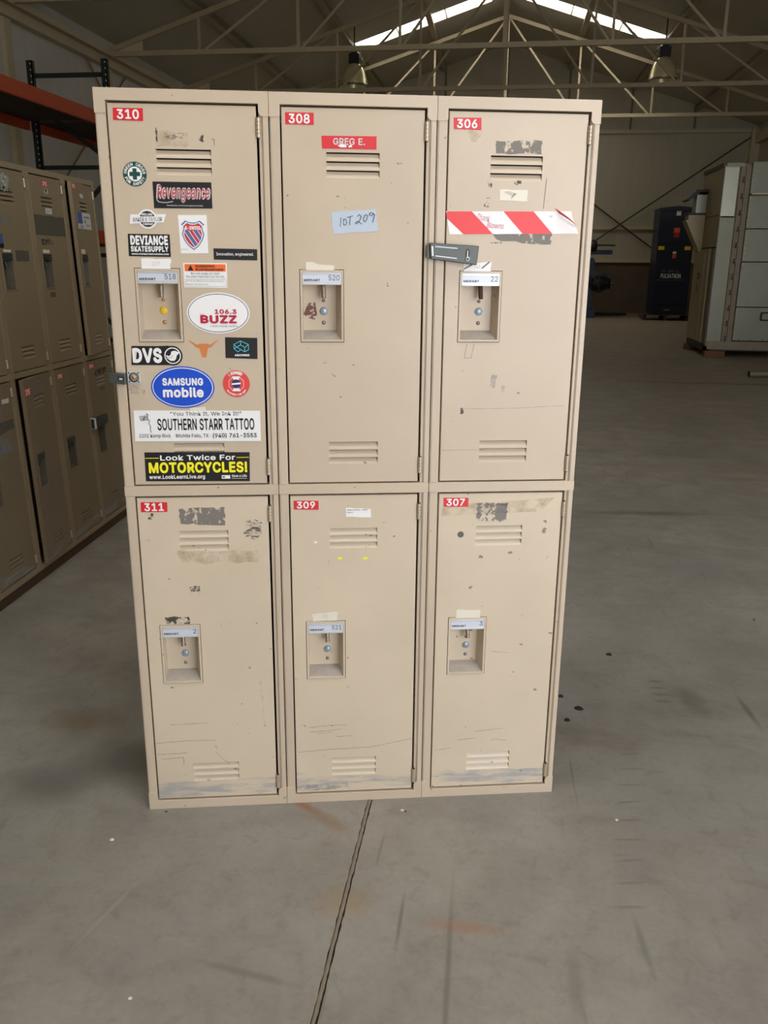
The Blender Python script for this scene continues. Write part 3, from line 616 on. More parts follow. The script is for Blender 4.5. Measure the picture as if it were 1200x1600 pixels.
half = [(.0, .0145), (.010, .0140), (.0155, .0115), (.0230, .0160), (.0300, .0210), (.0370, .0225), (.0300, .0185), (.0230, .0115), (.0185, .0075), (.0180, .0055), (.0110, .0050), (.0080, -.004), (.0055, -.0160), (.0035, -.0175), (0, -.0175)]
P_ = [(cx + a, cz + b) for a, b in half[::-1]] + [(cx - a, cz + b) for a, b in half[1:-1]]; s.base(P_, 'p_burnt'); s.done()
q = [(-.308, 1.2925), (-.232, 1.291), (-.233, 1.241), (-.309, 1.2435)]
s = St(d310, 'cube_logo_sticker', 'black sticker with a cyan open cube emblem'); s.quad(q, 'p_black'); cx, cz = -.2700, 1.2695
HX = [(-.018, -.004), (-.018, .006), (-.002, .0145), (.0165, .006), (.0165, -.006), (.0075, -.0115), (-.002, -.006), (-.009, -.0115), (-.018, -.004)]
for L_ in (HX, [(-.002, .0145), (-.002, .005), (.0075, -.001), (.0165, .006)], [(.0075, -.001), (.0075, -.0115)], [(-.002, .005), (-.018, -.004)], [(-.018, .006), (-.010, -.001), (-.002, -.006)]): s.stroke([(cx + a, cz + b) for a, b in L_], .0014, 'p_cyan')
s.text('ARCONIC', -.2870, 1.2478, -.2515, 1.2528, 'p_white', .06); s.done()
s = St(d310, 'shoe_brand_sticker', 'white and black die-cut lettering sticker ending in a disc emblem')
s.base([(-.5315, 1.227), (-.4360, 1.2265), (-.4360, 1.2710), (-.4430, 1.2725), (-.4700, 1.2715), (-.5285, 1.2720)], 'p_black'); s.base(ellipse(-.4335, 1.2490, .0232, .0232), 'p_black')
s.text('DVS', -.5275, 1.2315, -.4585, 1.2675, 'p_white', .06); s.poly(ellipse(-.4335, 1.2490, .0195, .0195), 'p_white'); s.poly(ellipse(-.4335, 1.2490, .0170, .0170), 'p_black')
s.poly([(-.4495, 1.2510), (-.4470, 1.2430), (-.4390, 1.2370), (-.4300, 1.2370), (-.4255, 1.2420), (-.4240, 1.2490), (-.4185, 1.2545), (-.4180, 1.2570), (-.4280, 1.2610), (-.4360, 1.2590), (-.4380, 1.2520), (-.4420, 1.2480)], 'p_white'); s.stroke([(-.4495, 1.2475), (-.4430, 1.2430), (-.4370, 1.2450), (-.4330, 1.2500)], .0008, 'p_black'); s.done()
cx, cz = -.4140, 1.1735
s = St(d310, 'phone_brand_sticker', 'large blue oval sticker with bold white lettering'); s.base(ellipse(cx, cz, .0752, .0503, 60), 'p_blue'); s.poly(ellipse(cx, cz, .0720, .0472, 60), 'p_white'); s.poly(ellipse(cx, cz, .0700, .0452, 60), 'p_blue')
s.text('SAMSUNG', -.4620, 1.1775, -.3650, 1.1960, 'p_white', .055); s.text('mobile', -.4620, 1.1490, -.3650, 1.1740, 'p_white', .05); s.done()
cx, cz, r = -.2860, 1.1815, .0325
s = St(d310, 'donor_sticker', 'round red sticker with a white and blue fire cross emblem'); s.base(ellipse(cx, cz, r, r), 'p_coral'); y = s.lay(); s.g.arc_text('I DONATED', cx, cz, r * .82, R(128), R(62), r * .22, 'p_white', y, bold=.05)
s.g.arc_text('VOLUNTEER FIRE DEPT', cx, cz, r * .82, R(215), R(325), r * .13, 'p_white', y, True, .03)
oc = [(cx + r * .60 * math.cos(a), cz + r * .60 * math.sin(a)) for a in [R(22.5 + 45 * i) for i in range(8)]]; s.poly(oc, 'p_white'); s.poly([(cx + (x - cx) * .94, cz + (z - cz) * .94) for x, z in oc], 'p_coral')
s.poly([(cx - .010, cz + .0175), (cx + .010, cz + .0175), (cx + .006, cz + .010), (cx - .006, cz + .010)][::-1], 'p_white'); s.poly([(cx - .006, cz - .010), (cx + .006, cz - .010), (cx + .010, cz - .0175), (cx - .010, cz - .0175)][::-1], 'p_white')
s.poly(ellipse(cx, cz, r * .33, r * .33, 24), 'p_navy'); s.poly([(cx - .0108, cz - .0025), (cx + .0108, cz - .0010), (cx + .0108, cz + .0035), (cx - .0108, cz + .0015)], 'p_white'); s.done()
q = [(-.535, 1.118), (-.231, 1.1155), (-.231, 1.040), (-.536, 1.042)]
patch(d310, [(-.400, 1.123), (-.362, 1.126), (-.362, 1.117), (-.400, 1.117)], 'p_offwhite', 2, .0005, 'paper_scrap')
s = St(d310, 'tattoo_shop_sticker', 'long white bumper sticker of a tattoo shop with black lettering', -.0008); s.quad(q, 'p_white')
s.text('"You Think It, We Ink It!"', -.448, 1.1025, -.277, 1.1140, 'p_ink', .006); s.text('SOUTHERN STARR TATTOO', -.4800, 1.0685, -.2460, 1.0975, 'p_black', .022); s.text('2202 Kemp Blvd.', -.525, 1.0490, -.449, 1.0600, 'p_ink', .004)
s.text('\u00b7 Wichita Falls, TX \u00b7', -.4430, 1.0490, -.353, 1.0600, 'p_ink', .004); s.text('(940) 761-3553', -.3475, 1.0480, -.2410, 1.0610, 'p_ink', .02)
for L_ in ([(-.521, 1.103), (-.505, 1.105), (-.501, 1.095), (-.518, 1.093), (-.521, 1.103)], [(-.517, 1.100), (-.506, 1.101)], [(-.517, 1.097), (-.506, 1.098)], [(-.503, 1.111), (-.501, 1.104), (-.503, 1.098), (-.497, 1.093), (-.500, 1.086), (-.496, 1.080), (-.497, 1.072), (-.4955, 1.064)], [(-.505, 1.109), (-.499, 1.107)], [(-.514, 1.094), (-.508, 1.104)], [(-.512, 1.094), (-.505, 1.103)]): s.stroke(L_, .0011, 'p_ink')
s.done()
q = [(-.516, 1.014), (-.260, 1.012), (-.262, .938), (-.517, .941)]
s = St(d310, 'motorcycle_sticker', 'black bumper sticker with large yellow motorcycle warning lettering', -.0008); s.quad(q, 'p_black')
s.poly([(-.515, .9985), (-.482, .9985), (-.482, 1.0000), (-.515, 1.0000)], 'p_yellow'); s.poly([(-.293, .9985), (-.262, .9985), (-.262, 1.0000), (-.293, 1.0000)], 'p_yellow')
s.text('Look Twice For', -.4790, .9930, -.2960, 1.0070, 'p_white', .03); s.text('MOTORCYCLES!', -.5080, .9610, -.2670, .9890, 'p_yellow', .05); s.text('www.LookLearnLive.org', -.5080, .9440, -.3720, .9570, 'p_white', .03)
s.poly([(-.331, .9455), (-.310, .9455), (-.310, .9545), (-.331, .9545)], 'p_white'); s.stroke([(-.328, .950), (-.324, .950)], .003, 'p_black'); s.text('Save a Life', -.3060, .9495, -.2690, .9560, 'p_white', .03); s.stroke([(-.306, .9460), (-.269, .9460)], .0008, 'p_white'); s.done()
patch(d310, [(-.443, 1.743), (-.372, 1.742), (-.372, 1.713), (-.440, 1.711)], 'scrape_faint', 5); patch(d310, [(-.420, 1.740), (-.380, 1.740), (-.380, 1.728), (-.420, 1.727)], 'scrape_scratch', 6, .001)
patch(d310, [(-.4415, 1.751), (-.4375, 1.751), (-.4375, 1.722), (-.4415, 1.722)], 'dark_smudge', 8, .0004); patch(d310, [(-.350, 1.742), (-.336, 1.738), (-.338, 1.722), (-.348, 1.728)], 'dark_smudge', 9, .002)
patch(d310, [(-.543, 1.183), (-.504, 1.168), (-.510, 1.152), (-.540, 1.160)], 'smear_blue', 11, .004, 'paint_smear')
s = St(d310, 'scratch_mark', None); s.stroke([(-.319, 1.729), (-.3135, 1.729), (-.3135, 1.716)], .0010, 'p_darkgrey'); s.done()
# --- door 308
q = [(-.073, 1.741), (.052, 1.742), (.052, 1.714), (-.072, 1.714)]
s = St(d308, 'name_sticker', 'red name strip with scratched white letters'); s.quad(q, 'p_red'); s.text('GREG', -.047, 1.7225, .002, 1.7370, 'p_palegrey', .03); s.text('E.', .0105, 1.7225, .0255, 1.7370, 'p_palegrey', .03)
s.poly([(-.037, 1.721), (-.030, 1.717), (-.016, 1.7175), (-.018, 1.7225), (-.028, 1.7245)], 'p_white'); s.poly([(-.012, 1.7170), (-.003, 1.7185), (-.006, 1.7230), (-.012, 1.7210)], 'p_white'); s.done()
q = [(-.053, 1.578), (.050, 1.586), (.0565, 1.538), (-.048, 1.530)]
s = St(d308, 'duct_tape_note', 'pale blue tape with a handwritten lot number'); s.base(jag(q, 4, .0012, 8), 'p_duct')
def S_(pts, wd=.0014, mt='p_ink'): s.stroke([lerp_quad(q, u, v) for u, v in pts], wd, mt)
S_([(.21, .72), (.17, .32)]); S_([(.26, .62), (.25, .38), (.29, .36), (.33, .48), (.31, .62), (.26, .64)]); S_([(.34, .70), (.48, .76)]); S_([(.42, .73), (.385, .36)])
S_([(.58, .72), (.63, .80), (.665, .70), (.62, .52), (.54, .38), (.52, .44), (.57, .50), (.66, .36)]); S_([(.74, .74), (.70, .55), (.73, .44), (.78, .55), (.81, .70), (.78, .78), (.74, .74)]); S_([(.94, .80), (.88, .86), (.85, .76), (.90, .70), (.95, .80), (.97, .74), (.905, .40)])
s.done()
s = St(d308, 'paper_tag', 'torn white paper scrap'); s.base([(-.113, 1.447), (-.048, 1.447), (-.046, 1.459), (-.060, 1.460), (-.082, 1.461), (-.098, 1.467), (-.113, 1.466)], 'p_offwhite'); s.done()
s = St(d308, 'rust_mark', 'flaking brown rust patch', .032)
s.g.poly([(-.121, 1.345), (-.108, 1.336), (-.094, 1.332), (-.088, 1.345), (-.092, 1.372), (-.103, 1.378), (-.113, 1.362)], .0332, 'rust_patch'); s.done()
# --- door 306
patch(d306, [(.328, 1.738), (.436, 1.740), (.437, 1.711), (.329, 1.711)], 'scrape_solid', 12); patch(d306, [(.320, 1.535), (.471, 1.537), (.472, 1.512), (.350, 1.518)], 'scrape_solid', 13, .003)
patch(d306, [(.326, 1.515), (.352, 1.516), (.352, 1.513), (.326, 1.513)], 'dark_smudge', 14, .0006); patch(d306, [(.262, 1.757), (.296, 1.754), (.280, 1.735), (.268, 1.738)], 'scrape_faint', 15, .003)
patch(d306, [(.312, 1.655), (.322, 1.655), (.322, 1.638), (.314, 1.640)], 'dark_smudge', 16); patch(d306, [(.308, 1.612), (.320, 1.616), (.318, 1.595), (.304, 1.594)], 'dark_smudge', 17)
patch(d306, [(.376, 1.653), (.392, 1.653), (.392, 1.641), (.376, 1.646)], 'dark_smudge', 18); patch(d306, [(.340, 1.20), (.355, 1.20), (.352, 1.17), (.338, 1.17)], 'smear_blue', 19, .003, 'paint_smear'); patch(d306, [(.368, 1.175), (.376, 1.175), (.376, 1.155), (.368, 1.158)], 'smear_blue', 20, .002, 'paint_smear')
patch(d306, [(.266, 1.122), (.274, 1.122), (.274, 1.105), (.266, 1.103)], 'dark_smudge', 21, .001)
s = St(d306, 'scratch_mark', None); s.stroke([(.452, 1.658), (.448, 1.592)], .0012, 'p_darkgrey'); s.done()
q = [(.342, 1.633), (.408, 1.633), (.409, 1.608), (.342, 1.609)]
s = St(d306, 'worn_label', 'worn cream paper label'); s.base(jag(q, 3, .001, 4), 'p_offwhite'); s.poly([(.350, 1.628), (.372, 1.618), (.368, 1.612), (.376, 1.626), (.382, 1.624), (.364, 1.630)][::-1], 'p_faint'); s.done()
q = [(.216, 1.583), (.516, 1.587), (.537, 1.537), (.226, 1.532)]
s = St(d306, 'barrier_tape', 'red and white striped barrier tape with faint handwriting'); s.base([(.226, 1.532), (.537, 1.537), (.520, 1.572), (.516, 1.587), (.216, 1.583)], 'p_white')
Lq = lambda u, v: lerp_quad([(.216, 1.583), (.530, 1.587), (.530, 1.537), (.224, 1.532)], u, v)
s.g.add([(x, s.y - .0003, z) for x, z in [Lq(0, .93), Lq(0, .70), Lq(.115, 0), Lq(.345, 0), Lq(.195, 1), Lq(.01, 1)]], [(0, 1, 2, 3, 4, 5)], 'p_tape_red'); s.g.add([(x, s.y - .0003, z) for x, z in [Lq(.435, 1), Lq(.58, 0), Lq(.815, 0), Lq(.665, 1)]], [(0, 1, 2, 3)], 'p_tape_red'); s.k = 1
s.text('Thank', .291, 1.563, .322, 1.577, 'p_ink_pink', -.005, .3, rot=-.15); s.text('Blowns', .314, 1.5465, .355, 1.559, 'p_ink_pink', -.005, .3, rot=-.05); s.stroke([(.462, 1.575), (.470, 1.576), (.468, 1.572)], .0008, 'p_greytext'); s.done()
# curled end of the tape
g = MB(); vs = []; n = 8
for i in range(n + 1):
    u = i / n; x, z = .484 + .046 * u, 1.588 - .034 * u; ang = u * 1.0 + .35
    vs += [(x - .010 * math.cos(ang) * (1 - u * .6), -.003 - .016 * math.sin(u * 2.6), z + .006 * (1 - u)), (x + .002, -.002 - .004 * math.sin(u * 2.6), z - .006 * (1 - u))]
g.add(vs, [(2 * i, 2 * i + 1, 2 * i + 3, 2 * i + 2) for i in range(n)], 'p_tape_red', True); o = g.build('tape_end', d306[0], d306[1]); o['label'] = 'curled red end of the barrier tape'
tag_paper(d306, [(.262, 1.466), (.328, 1.471), (.329, 1.447), (.262, 1.447)], '341', 'p_white')
for a, b in (((.264, 1.454), (.283, 1.464)), ((.307, 1.456), (.324, 1.470))):
    s = St(d306, 'marker_stroke', None, -.001); s.stroke([a, b], .003, 'p_darkgrey'); s.done()
s = St(d306, 'tape_outline', None, -.0002); s.stroke([(.277, 1.277), (.271, 1.243), (.288, 1.243), (.295, 1.277)], .0006, 'p_darkgrey'); s.done()
# --- lower doors
patch(d311, [(-.441, .868), (-.328, .871), (-.328, .823), (-.439, .829)], 'scrape_solid', 22, .002); patch(d311, [(-.276, .836), (-.238, .835), (-.240, .788), (-.278, .788)], 'scrape_scratch', 23, .008); patch(d311, [(-.495, .575), (-.431, .575), (-.431, .554), (-.495, .554)], 'dark_smudge', 24)
patch(d311, [(-.457, .757), (-.246, .757), (-.246, .722), (-.440, .722)], 'scrape_faint', 25, .006, 'adhesive_residue'); patch(d311, [(-.518, .856), (-.505, .856), (-.505, .842), (-.518, .842)], 'dark_smudge', 26)
patch(d311, [(-.255, .383), (-.250, .383), (-.244, .245), (-.248, .245)], 'scrape_faint', 28, .0015, 'rust_streak'); patch(d311, [(-.425, .658), (-.400, .660), (-.400, .645), (-.425, .646)], 'dark_smudge', 29)
patch(d311, [(-.542, .20), (-.450, .20), (-.450, .10), (-.542, .10)], 'thin_scratch' if 0 else 'scrape_scratch', 30, .01) if 0 else None
q = [(-.021, .864), (.043, .860), (.043, .838), (-.021, .840)]
s = St(d309, 'address_label', 'small white typed label with a torn lower edge'); s.base(jag(q, 8, .001, 5), 'p_white'); s.text('Military Highway - Rental', -.018, .8565, .034, .8600, 'p_ink', .01); s.text('PO# A 3', -.018, .8505, -.003, .8535, 'p_ink', .01); s.done()
tag_paper(d309, [(-.112, .573), (-.046, .579), (-.045, .555), (-.110, .552)], '30')
for x, z in ((-.037, .728), (.029, .727)):
    s = St(d309, 'yellow_paint_spot', 'yellow paint spot', -.0001); s.g.poly(ellipse(x, z, .006, .004, 14), -.0004, 'smear_yellow' if 0 else 'p_yellow'); s.done()
s = St(d309, 'white_paint_spot', None, -.0001); s.g.poly(ellipse(-.100, .773, .005, .003, 10), -.0004, 'p_white'); s.done()
for L_ in ([(-.125, .236), (-.060, .241), (-.025, .240)], [(-.123, .222), (-.075, .224), (-.035, .2285)], [(-.100, .216), (-.060, .219)], [(-.158, .160), (-.070, .166), (-.030, .166), (.050, .169), (.160, .190)], [(-.05, .205), (-.01, .206)]):
    s = St(d309, 'scratch_mark', None, -.0001); s.g.stroke(L_, .0009, -.0004, 'thin_scratch'); s.done()
for L_ in ([(-.54, .205), (-.45, .21), (-.38, .208)], [(-.54, .17), (-.46, .172)], [(-.5, .26), (-.4, .262)], [(-.38, .17), (-.36, .145), (-.345, .135)], [(-.53, .155), (-.47, .158), (-.47, .135)]):
    s = St(d311, 'scratch_mark', None, -.0001); s.g.stroke(L_, .0009, -.0004, 'thin_scratch'); s.done()
for L_ in ([(.34, .205), (.42, .212)], [(.29, .180), (.34, .184)], [(.375, .450), (.42, .444)], [(.225, .15), (.27, .155)], [(.385, .175), (.40, .178), (.43, .172)]):
    s = St(d307, 'scratch_mark', None, -.0001); s.g.stroke(L_, .0009, -.0004, 'thin_scratch'); s.done()
s = St(d306, 'scratch_mark', None, -.0001); s.g.stroke([(.222, 1.012), (.33, 1.012)], .0006, -.0004, 'thin_scratch'); s.g.stroke([(.27, 1.117), (.40, 1.118), (.53, 1.124)], .0006, -.0004, 'thin_scratch'); s.done()
patch(d307, [(.317, .871), (.400, .871), (.397, .819), (.319, .824)], 'scrape_half', 31); patch(d307, [(.228, .866), (.522, .884), (.488, .846), (.227, .838)], 'scrape_faint', 32, .001, 'tape_residue')
tag_paper(d307, [(.273, .575), (.338, .573), (.339, .551), (.273, .552)], None)
s = St(d307, 'round_mark', 'round grey spot'); s.g.poly(ellipse(.278, .787, .0085, .0085, 18), -.0004, 'p_darkgrey'); s.done()
patch(d309, [(-.159, .055), (-.02, .06), (-.02, .040), (-.158, .033)], 'smear_blue', 40, .003, 'paint_smear')
# hasps
g = MB(); g.box(-.5425, -.5125, -.005, -.0005, 1.184, 1.2125, 'steel_bright', .001); g.build('hasp_staple_plate', d310[0], d310[1])
g = MB(); g.lathe([(.0085, -.008), (.0115, -.008), (.0115, -.005), (.0085, -.005)], (-.5265, 0, 1.1985), 'steel_dark', 20, 'y'); g.lathe([(0, -.0095), (.0052, -.009), (.0062, -.005)], (-.5265, 0, 1.1985), 'brass', 14, 'y')
for dx in (-.011, .011):
    for dz in (-.0105, .0105): g.lathe([(0, -.0065), (.0016, -.006), (.002, -.005)], (-.5275 + dx, 0, 1.1983 + dz), 'steel_dark', 8, 'y')
g.build('hasp_staple', d310[0], d310[1])
g = MB(); g.prism([(-.581, 1.188), (-.5445, 1.183), (-.5445, 1.2085), (-.581, 1.212)], -.024, -.0055, 'steel_dark'); g.add([(-.561, -.0243, 1.1935), (-.5465, -.0243, 1.1920), (-.5465, -.0243, 1.2010), (-.561, -.0243, 1.2025)], [(0, 1, 2, 3)], 'p_black'); g.add([(-.5575, -.0246, 1.1950), (-.550, -.0246, 1.1942), (-.550, -.0246, 1.1985), (-.5575, -.0246, 1.1995)], [(0, 1, 2, 3)], 'steel_bright')
o = g.build('hasp_body', d310[0], d310[1], .001); o['label'] = 'folded grey steel hasp overhanging the left edge'
g = MB(); Q = [(.180, 1.4755), (.290, 1.4625), (.2945, 1.506), (.177, 1.5125)]; g.prism(Q, -.020, -.010, 'steel_dark'); o = g.build('hasp_arm', d306[0], d306[1], .002); o['label'] = 'heavy dark steel hasp arm slanting across the door gap'
hp = lambda u, v: lerp_quad([(.177, 1.5125), (.2945, 1.506), (.290, 1.4625), (.180, 1.4755)], u, v)
g = MB()
for v in (.22, .78): a, b = hp(.10, v), hp(.56, v); g.tube((a[0], -.020, a[1]), (b[0], -.020, b[1]), .0016, 'steel_plate', 8)
a, b = hp(.04, .2), hp(.04, .8); g.tube((a[0], -.018, a[1]), (b[0], -.018, b[1]), .0035, 'steel_bright', 8); g.build('hasp_rib', d306[0], d306[1])
g = MB(); c = hp(.78, .50); g.poly(ellipse(c[0], c[1] + .003, .0050, .0105, 20), -.0205, 'p_black'); g.lathe([(.0030, -.024), (.0050, -.024), (.0050, -.020)], (c[0], 0, c[1] - .010), 'steel_bright', 14, 'y'); g.tube((c[0] - .001, -.0225, c[1] - .006), (c[0] - .001, -.0225, c[1] + .009), .0018, 'steel_bright', 8); g.build('hasp_slot', d306[0], d306[1])
g = MB(); g.box(.172, .186, -.012, -.001, 1.478, 1.508, 'steel_dark', .001); g.build('hasp_hinge', BK)
g = MB(); g.box(.262, .285, -.012, -.0005, 1.475, 1.500, 'steel_dark', .001); g.build('hasp_staple_plate', d306[0], d306[1])

# ------------------------------------------------------------------ locker row on the left
LEAN = .035
RW = empty('locker_row', (-2.113, 3.53, .0520)); tag(RW, 'row of beige lockers coloured dark for shade, standing along the left side under the orange rack', 'lockers')
RW.rotation_mode = 'XYZ'; RW.rotation_euler = (-LEAN, 0, R(90) + .0522)
DR = {}
for k in (-3, -2, -1, 0, 1, 2):
    frame_col(k * CW, RW, 'old_shaded_frame_paint', 'inner_shade')
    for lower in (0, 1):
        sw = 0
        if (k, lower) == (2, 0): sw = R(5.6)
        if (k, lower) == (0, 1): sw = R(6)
        DR[k, lower] = door(k * CW, lower, RW, 'old_shaded_lower_paint' if lower else 'old_shaded_paint', 'steel_dark', sw, plate='steel_dark', lever='steel_dark')
def sq(x0, z0, x1, z1): return [(x0, z1), (x1, z1), (x1, z0), (x0, z0)]
number(DR[1, 0], sq(.535, 1.757, .596, 1.781), '292'); number(DR[2, 0], sq(.795, 1.768, .853, 1.791), '290'); number(DR[0, 1], sq(.032, .822, .098, .856), '295'); number(DR[1, 1], sq(.434, .850, .490, .872), '293'); number(DR[2, 1], sq(.806, .858, .880, .880), '291')
number(DR[-1, 0], sq(-.350, 1.760, -.290, 1.785), '296'); number(DR[-1, 1], sq(-.350, .858, -.290, .880), '297')
d = DR[0, 0]; s = St(d, 'winged_sticker', 'ragged grey and white figure sticker'); s.base([(.150, 1.715), (.172, 1.700), (.185, 1.712), (.200, 1.703), (.212, 1.735), (.226, 1.758), (.214, 1.775), (.196, 1.768), (.180, 1.785), (.160, 1.772), (.142, 1.778), (.146, 1.745)], 'p_skullgrey')
for i in range(9): a = .155 + random.random() * .055; b = 1.712 + random.random() * .055; s.poly(ellipse(a, b, .004 + random.random() * .005, .003 + random.random() * .006, 8), ('p_black', 'p_palegrey', 'p_darkgrey')[i % 3])
s.done()
patch(d, sq(.03, 1.565, .185, 1.600), 'scrape_half', 41, .002); s = St(d, 'blue_sticker', 'small blue and black sticker'); s.base(sq(.050, 1.465, .098, 1.525)[::-1], 'p_labelblue'); s.poly([(.050, 1.465), (.098, 1.465), (.098, 1.485), (.050, 1.480)], 'p_black'); s.done()
tag_paper(d, sq(.088, 1.436, .152, 1.459), '172'); patch(d, sq(.192, 1.410, .315, 1.457), 'grey_dark_panel', 42, .001, 'dark_label', 'dark grey square label'); 
d = DR[1, 0]; s = St(d, 'keyhole_mark', 'black keyhole shape on a pale oval'); s.base(ellipse(.572, 1.733, .018, .016, 18), 'p_palegrey'); s.poly(ellipse(.570, 1.738, .009, .010, 14), 'p_black'); s.poly([(.565, 1.720), (.578, 1.718), (.574, 1.736)], 'p_black'); s.done()
s = St(d, 'paper_note', 'small white handwritten note'); s.base(sq(.542, 1.631, .606, 1.657)[::-1], 'p_palegrey'); s.text('G 5', .552, 1.637, .590, 1.650, 'p_ink', .0, .2); s.done()
patch(d, sq(.413, 1.530, .730, 1.622), 'grey_dark_panel', 43, .002, 'dark_panel', 'large dark grey rectangle of worn adhesive'); patch(d, sq(.456, 1.486, .545, 1.513), 'dark_smudge', 44, .002); patch(d, sq(.560, 1.488, .580, 1.508), 'dark_smudge', 45, .002); patch(d, sq(.478, 1.242, .534, 1.266), 'grey_dark_panel', 46, .001, 'dark_label')
tag_paper(d, sq(.459, 1.440, .526, 1.464), '176')
d = DR[2, 0]; s = St(d, 'paper_note', 'small torn white note'); s.base([(.905, 1.735), (.925, 1.728), (.955, 1.728), (.958, 1.748), (.905, 1.748)], 'p_palegrey'); s.done()
s = St(d, 'shipping_label', 'white label with a blue block on its left'); s.base(sq(.830, 1.574, 1.040, 1.655)[::-1], 'p_palegrey'); s.poly([(.830, 1.600), (.905, 1.600), (.905, 1.655), (.830, 1.655)], 'p_labelblue')
s.text('SHAWN', .925, 1.628, 1.020, 1.640, 'p_ink', .01, .2); s.text('R.', .930, 1.606, .960, 1.620, 'p_ink', .01, .2); s.text('Lot 2', .960, 1.588, 1.01, 1.600, 'p_ink', .01, .2); s.text('24', .860, 1.578, .900, 1.594, 'p_ink', .01, .2); s.done()
tag_paper(d, sq(.830, 1.449, .890, 1.471), '174'); patch(d, sq(.92, 1.555, 1.00, 1.568), 'scrape_faint', 48)
d = DR[0, 1]; tag_paper(d, sq(.088, .525, .140, .548), '175'); patch(d, sq(.12, .835, .24, .875), 'scrape_half', 49, .004)
d = DR[2, 1]; patch(d, sq(.870, .815, 1.03, .845), 'dark_smudge', 50, .003); tag_paper(d, sq(.930, .725, .990, .744), None, 'p_darkgrey')
g = MB(); g.box(.745, .935, -.022, -.004, .545, .595, 'steel_dark', .002); g.box(.748, .762, -.028, -.0, .540, .600, 'steel_plate', .002); o = g.build('hasp_arm', d[0], d[1]); o['label'] = 'dark steel hasp'
d = DR[-1, 1]; tag_paper(d, sq(-.112, .812, -.053, .831), None, 'p_palegrey'); patch(d, [(-.300, .735), (-.036, .735), (-.042, .695), (-.300, .675)], 'grey_dark_panel', 51, .004, 'dark_band', 'ragged dark grey adhesive band'); patch(d, sq(-.26, .60, -.08, .66), 'smear_blue', 52, .005, 'paint_smear')
# timber runners the row stands on
nrm = Vector((math.sin(R(90) + .0522), -math.cos(R(90) + .0522), 0)); along = Vector((-math.sin(.0522), math.cos(.0522), 0))
for i, (u, zt, ht) in enumerate(((.03, .0495, .0495), (.32, .0395, .0395))):
    a = Vector((-2.113, 3.53, 0)) - nrm * u + along * (-1.14); b = a + along * 2.27
    g = MB(); ca = Vector((0, 0, ht / 2 - .0005)); g.bar(a + ca, b + ca, .05, ht - .002, 'dark_timber'); o = g.build('timber_runner'); tag(o, ('dark timber runner under the front edge of the left locker row', 'dark timber runner under the back of the left locker row')[i], 'timber')

# ------------------------------------------------------------------ pallet rack
RK = empty('pallet_rack', (-6.0, 12, 0)); tag(RK, 'tall pallet rack with orange beams and dark green perforated uprights by the left wall', 'rack'); ro = (-6.0, 12, 0)
xf, xb = -5.46, -6.53
for D in (8.95, 12.02, 14.6):
    for xx in (xf, xb):
        g = MB(); g.box(xx - .04, xx + .04, D - .006, D + .006, 0, 4.08, 'rack_green'); g.box(xx - .04, xx - .032, D - .006, D + .07, 0, 4.08, 'rack_green'); g.box(xx + .032, xx + .04, D - .006, D + .07, 0, 4.08, 'rack_green')
        for i in range(52): 
            z = .15 + i * .076; g.add([(xx + .012, D - .0065, z), (xx + .026, D - .0065, z), (xx + .026, D - .0065, z + .02), (xx + .012, D - .0065, z + .02)], [(0, 1, 2, 3)], 'p_palegrey')
        g.box(xx - .07, xx + .07, D - .05, D + .1, 0, .008, 'rack_green'); g.build('upright', RK, ro)
    for z in (3.89, 2.72, 1.55, .35):
        g = MB(); g.bar((xb, D + .03, z), (xf, D + .03, z), .04, .055, 'rack_green'); g.build('frame_strut', RK, ro)
    for z0, z1 in ((3.55, 2.78), (1.62, 2.65), (1.5, .4)):
        g = MB(); g.bar((xb, D + .03, z0), (xf, D + .03, z1), .04, .05, 'rack_green'); g.build('frame_brace', RK, ro)
for a, b in ((9.0, 11.98), (12.08, 14.55)):
    for zz in (3.36, 1.86):
        for xx in (xf + .07, xb - .07):
            g = MB(); g.box(xx - .025, xx + .025, a, b, zz - .165, zz, 'rack_orange', .006); g.build('beam', RK, ro)
        g = MB()
        g.box(xb - .04, xf + .04, a + .02, b - .02, zz - .05, zz - .025, 'deck_dark'); g.build('deck_board', RK, ro)

# ------------------------------------------------------------------ tall galvanized air unit on the right
U = empty('dust_collector', (4.6, 16, 0)); tag(U, 'tall galvanized sheet-metal dust collector housing standing on timber blocks at the right edge', 'machine'); uo = (4.6, 16, 0)
def up_(name, fn, lab=None, bev=0):
    g = MB(); fn(g); o = g.build(name, U, uo, bev)
    if lab: o['label'] = lab
    return o
x0, y0, y1, z0, z1 = 3.44, 15.2, 16.68, .17, 3.06
up_('side_panel', lambda g: (g.box(x0, x0 + .02, y0 + .05, y1, 2.285, z1 - .02, 'unit_tan'), g.box(x0 + .003, x0 + .02, y0 + .05, y1, 1.78, 2.275, 'unit_tan')))
up_('side_door', lambda g: (g.box(x0 - .03, x0 + .0, y0 + .34, y1, .21, 1.76, 'unit_tan', .006), g.box(x0 - .012, x0 + .02, y0 + .06, y0 + .32, .20, 1.76, 'unit_frame', .004), g.box(x0 - .036, x0 - .03, y0 + .62, y0 + .66, .26, 1.7, 'unit_tan'), g.box(x0 - .04, x0 - .03, y0 + .9, y0 + 1.06, 1.26, 1.36, 'brace_dark'), g.box(x0 - .042, x0 - .03, y0 + .93, y0 + 1.03, 1.285, 1.335, 'unit_tan')))
up_('hazard_label', lambda g: (g.box(x0 - .034, x0 - .031, y0 + .95, y0 + 1.05, 1.02, 1.17, 'p_darkgrey'),))
up_('corner_panel', lambda g: g.box(x0 + .0, x0 + .22, y0, y0 + .05, 2.255, z1 - .05, 'galv_bright', .006))
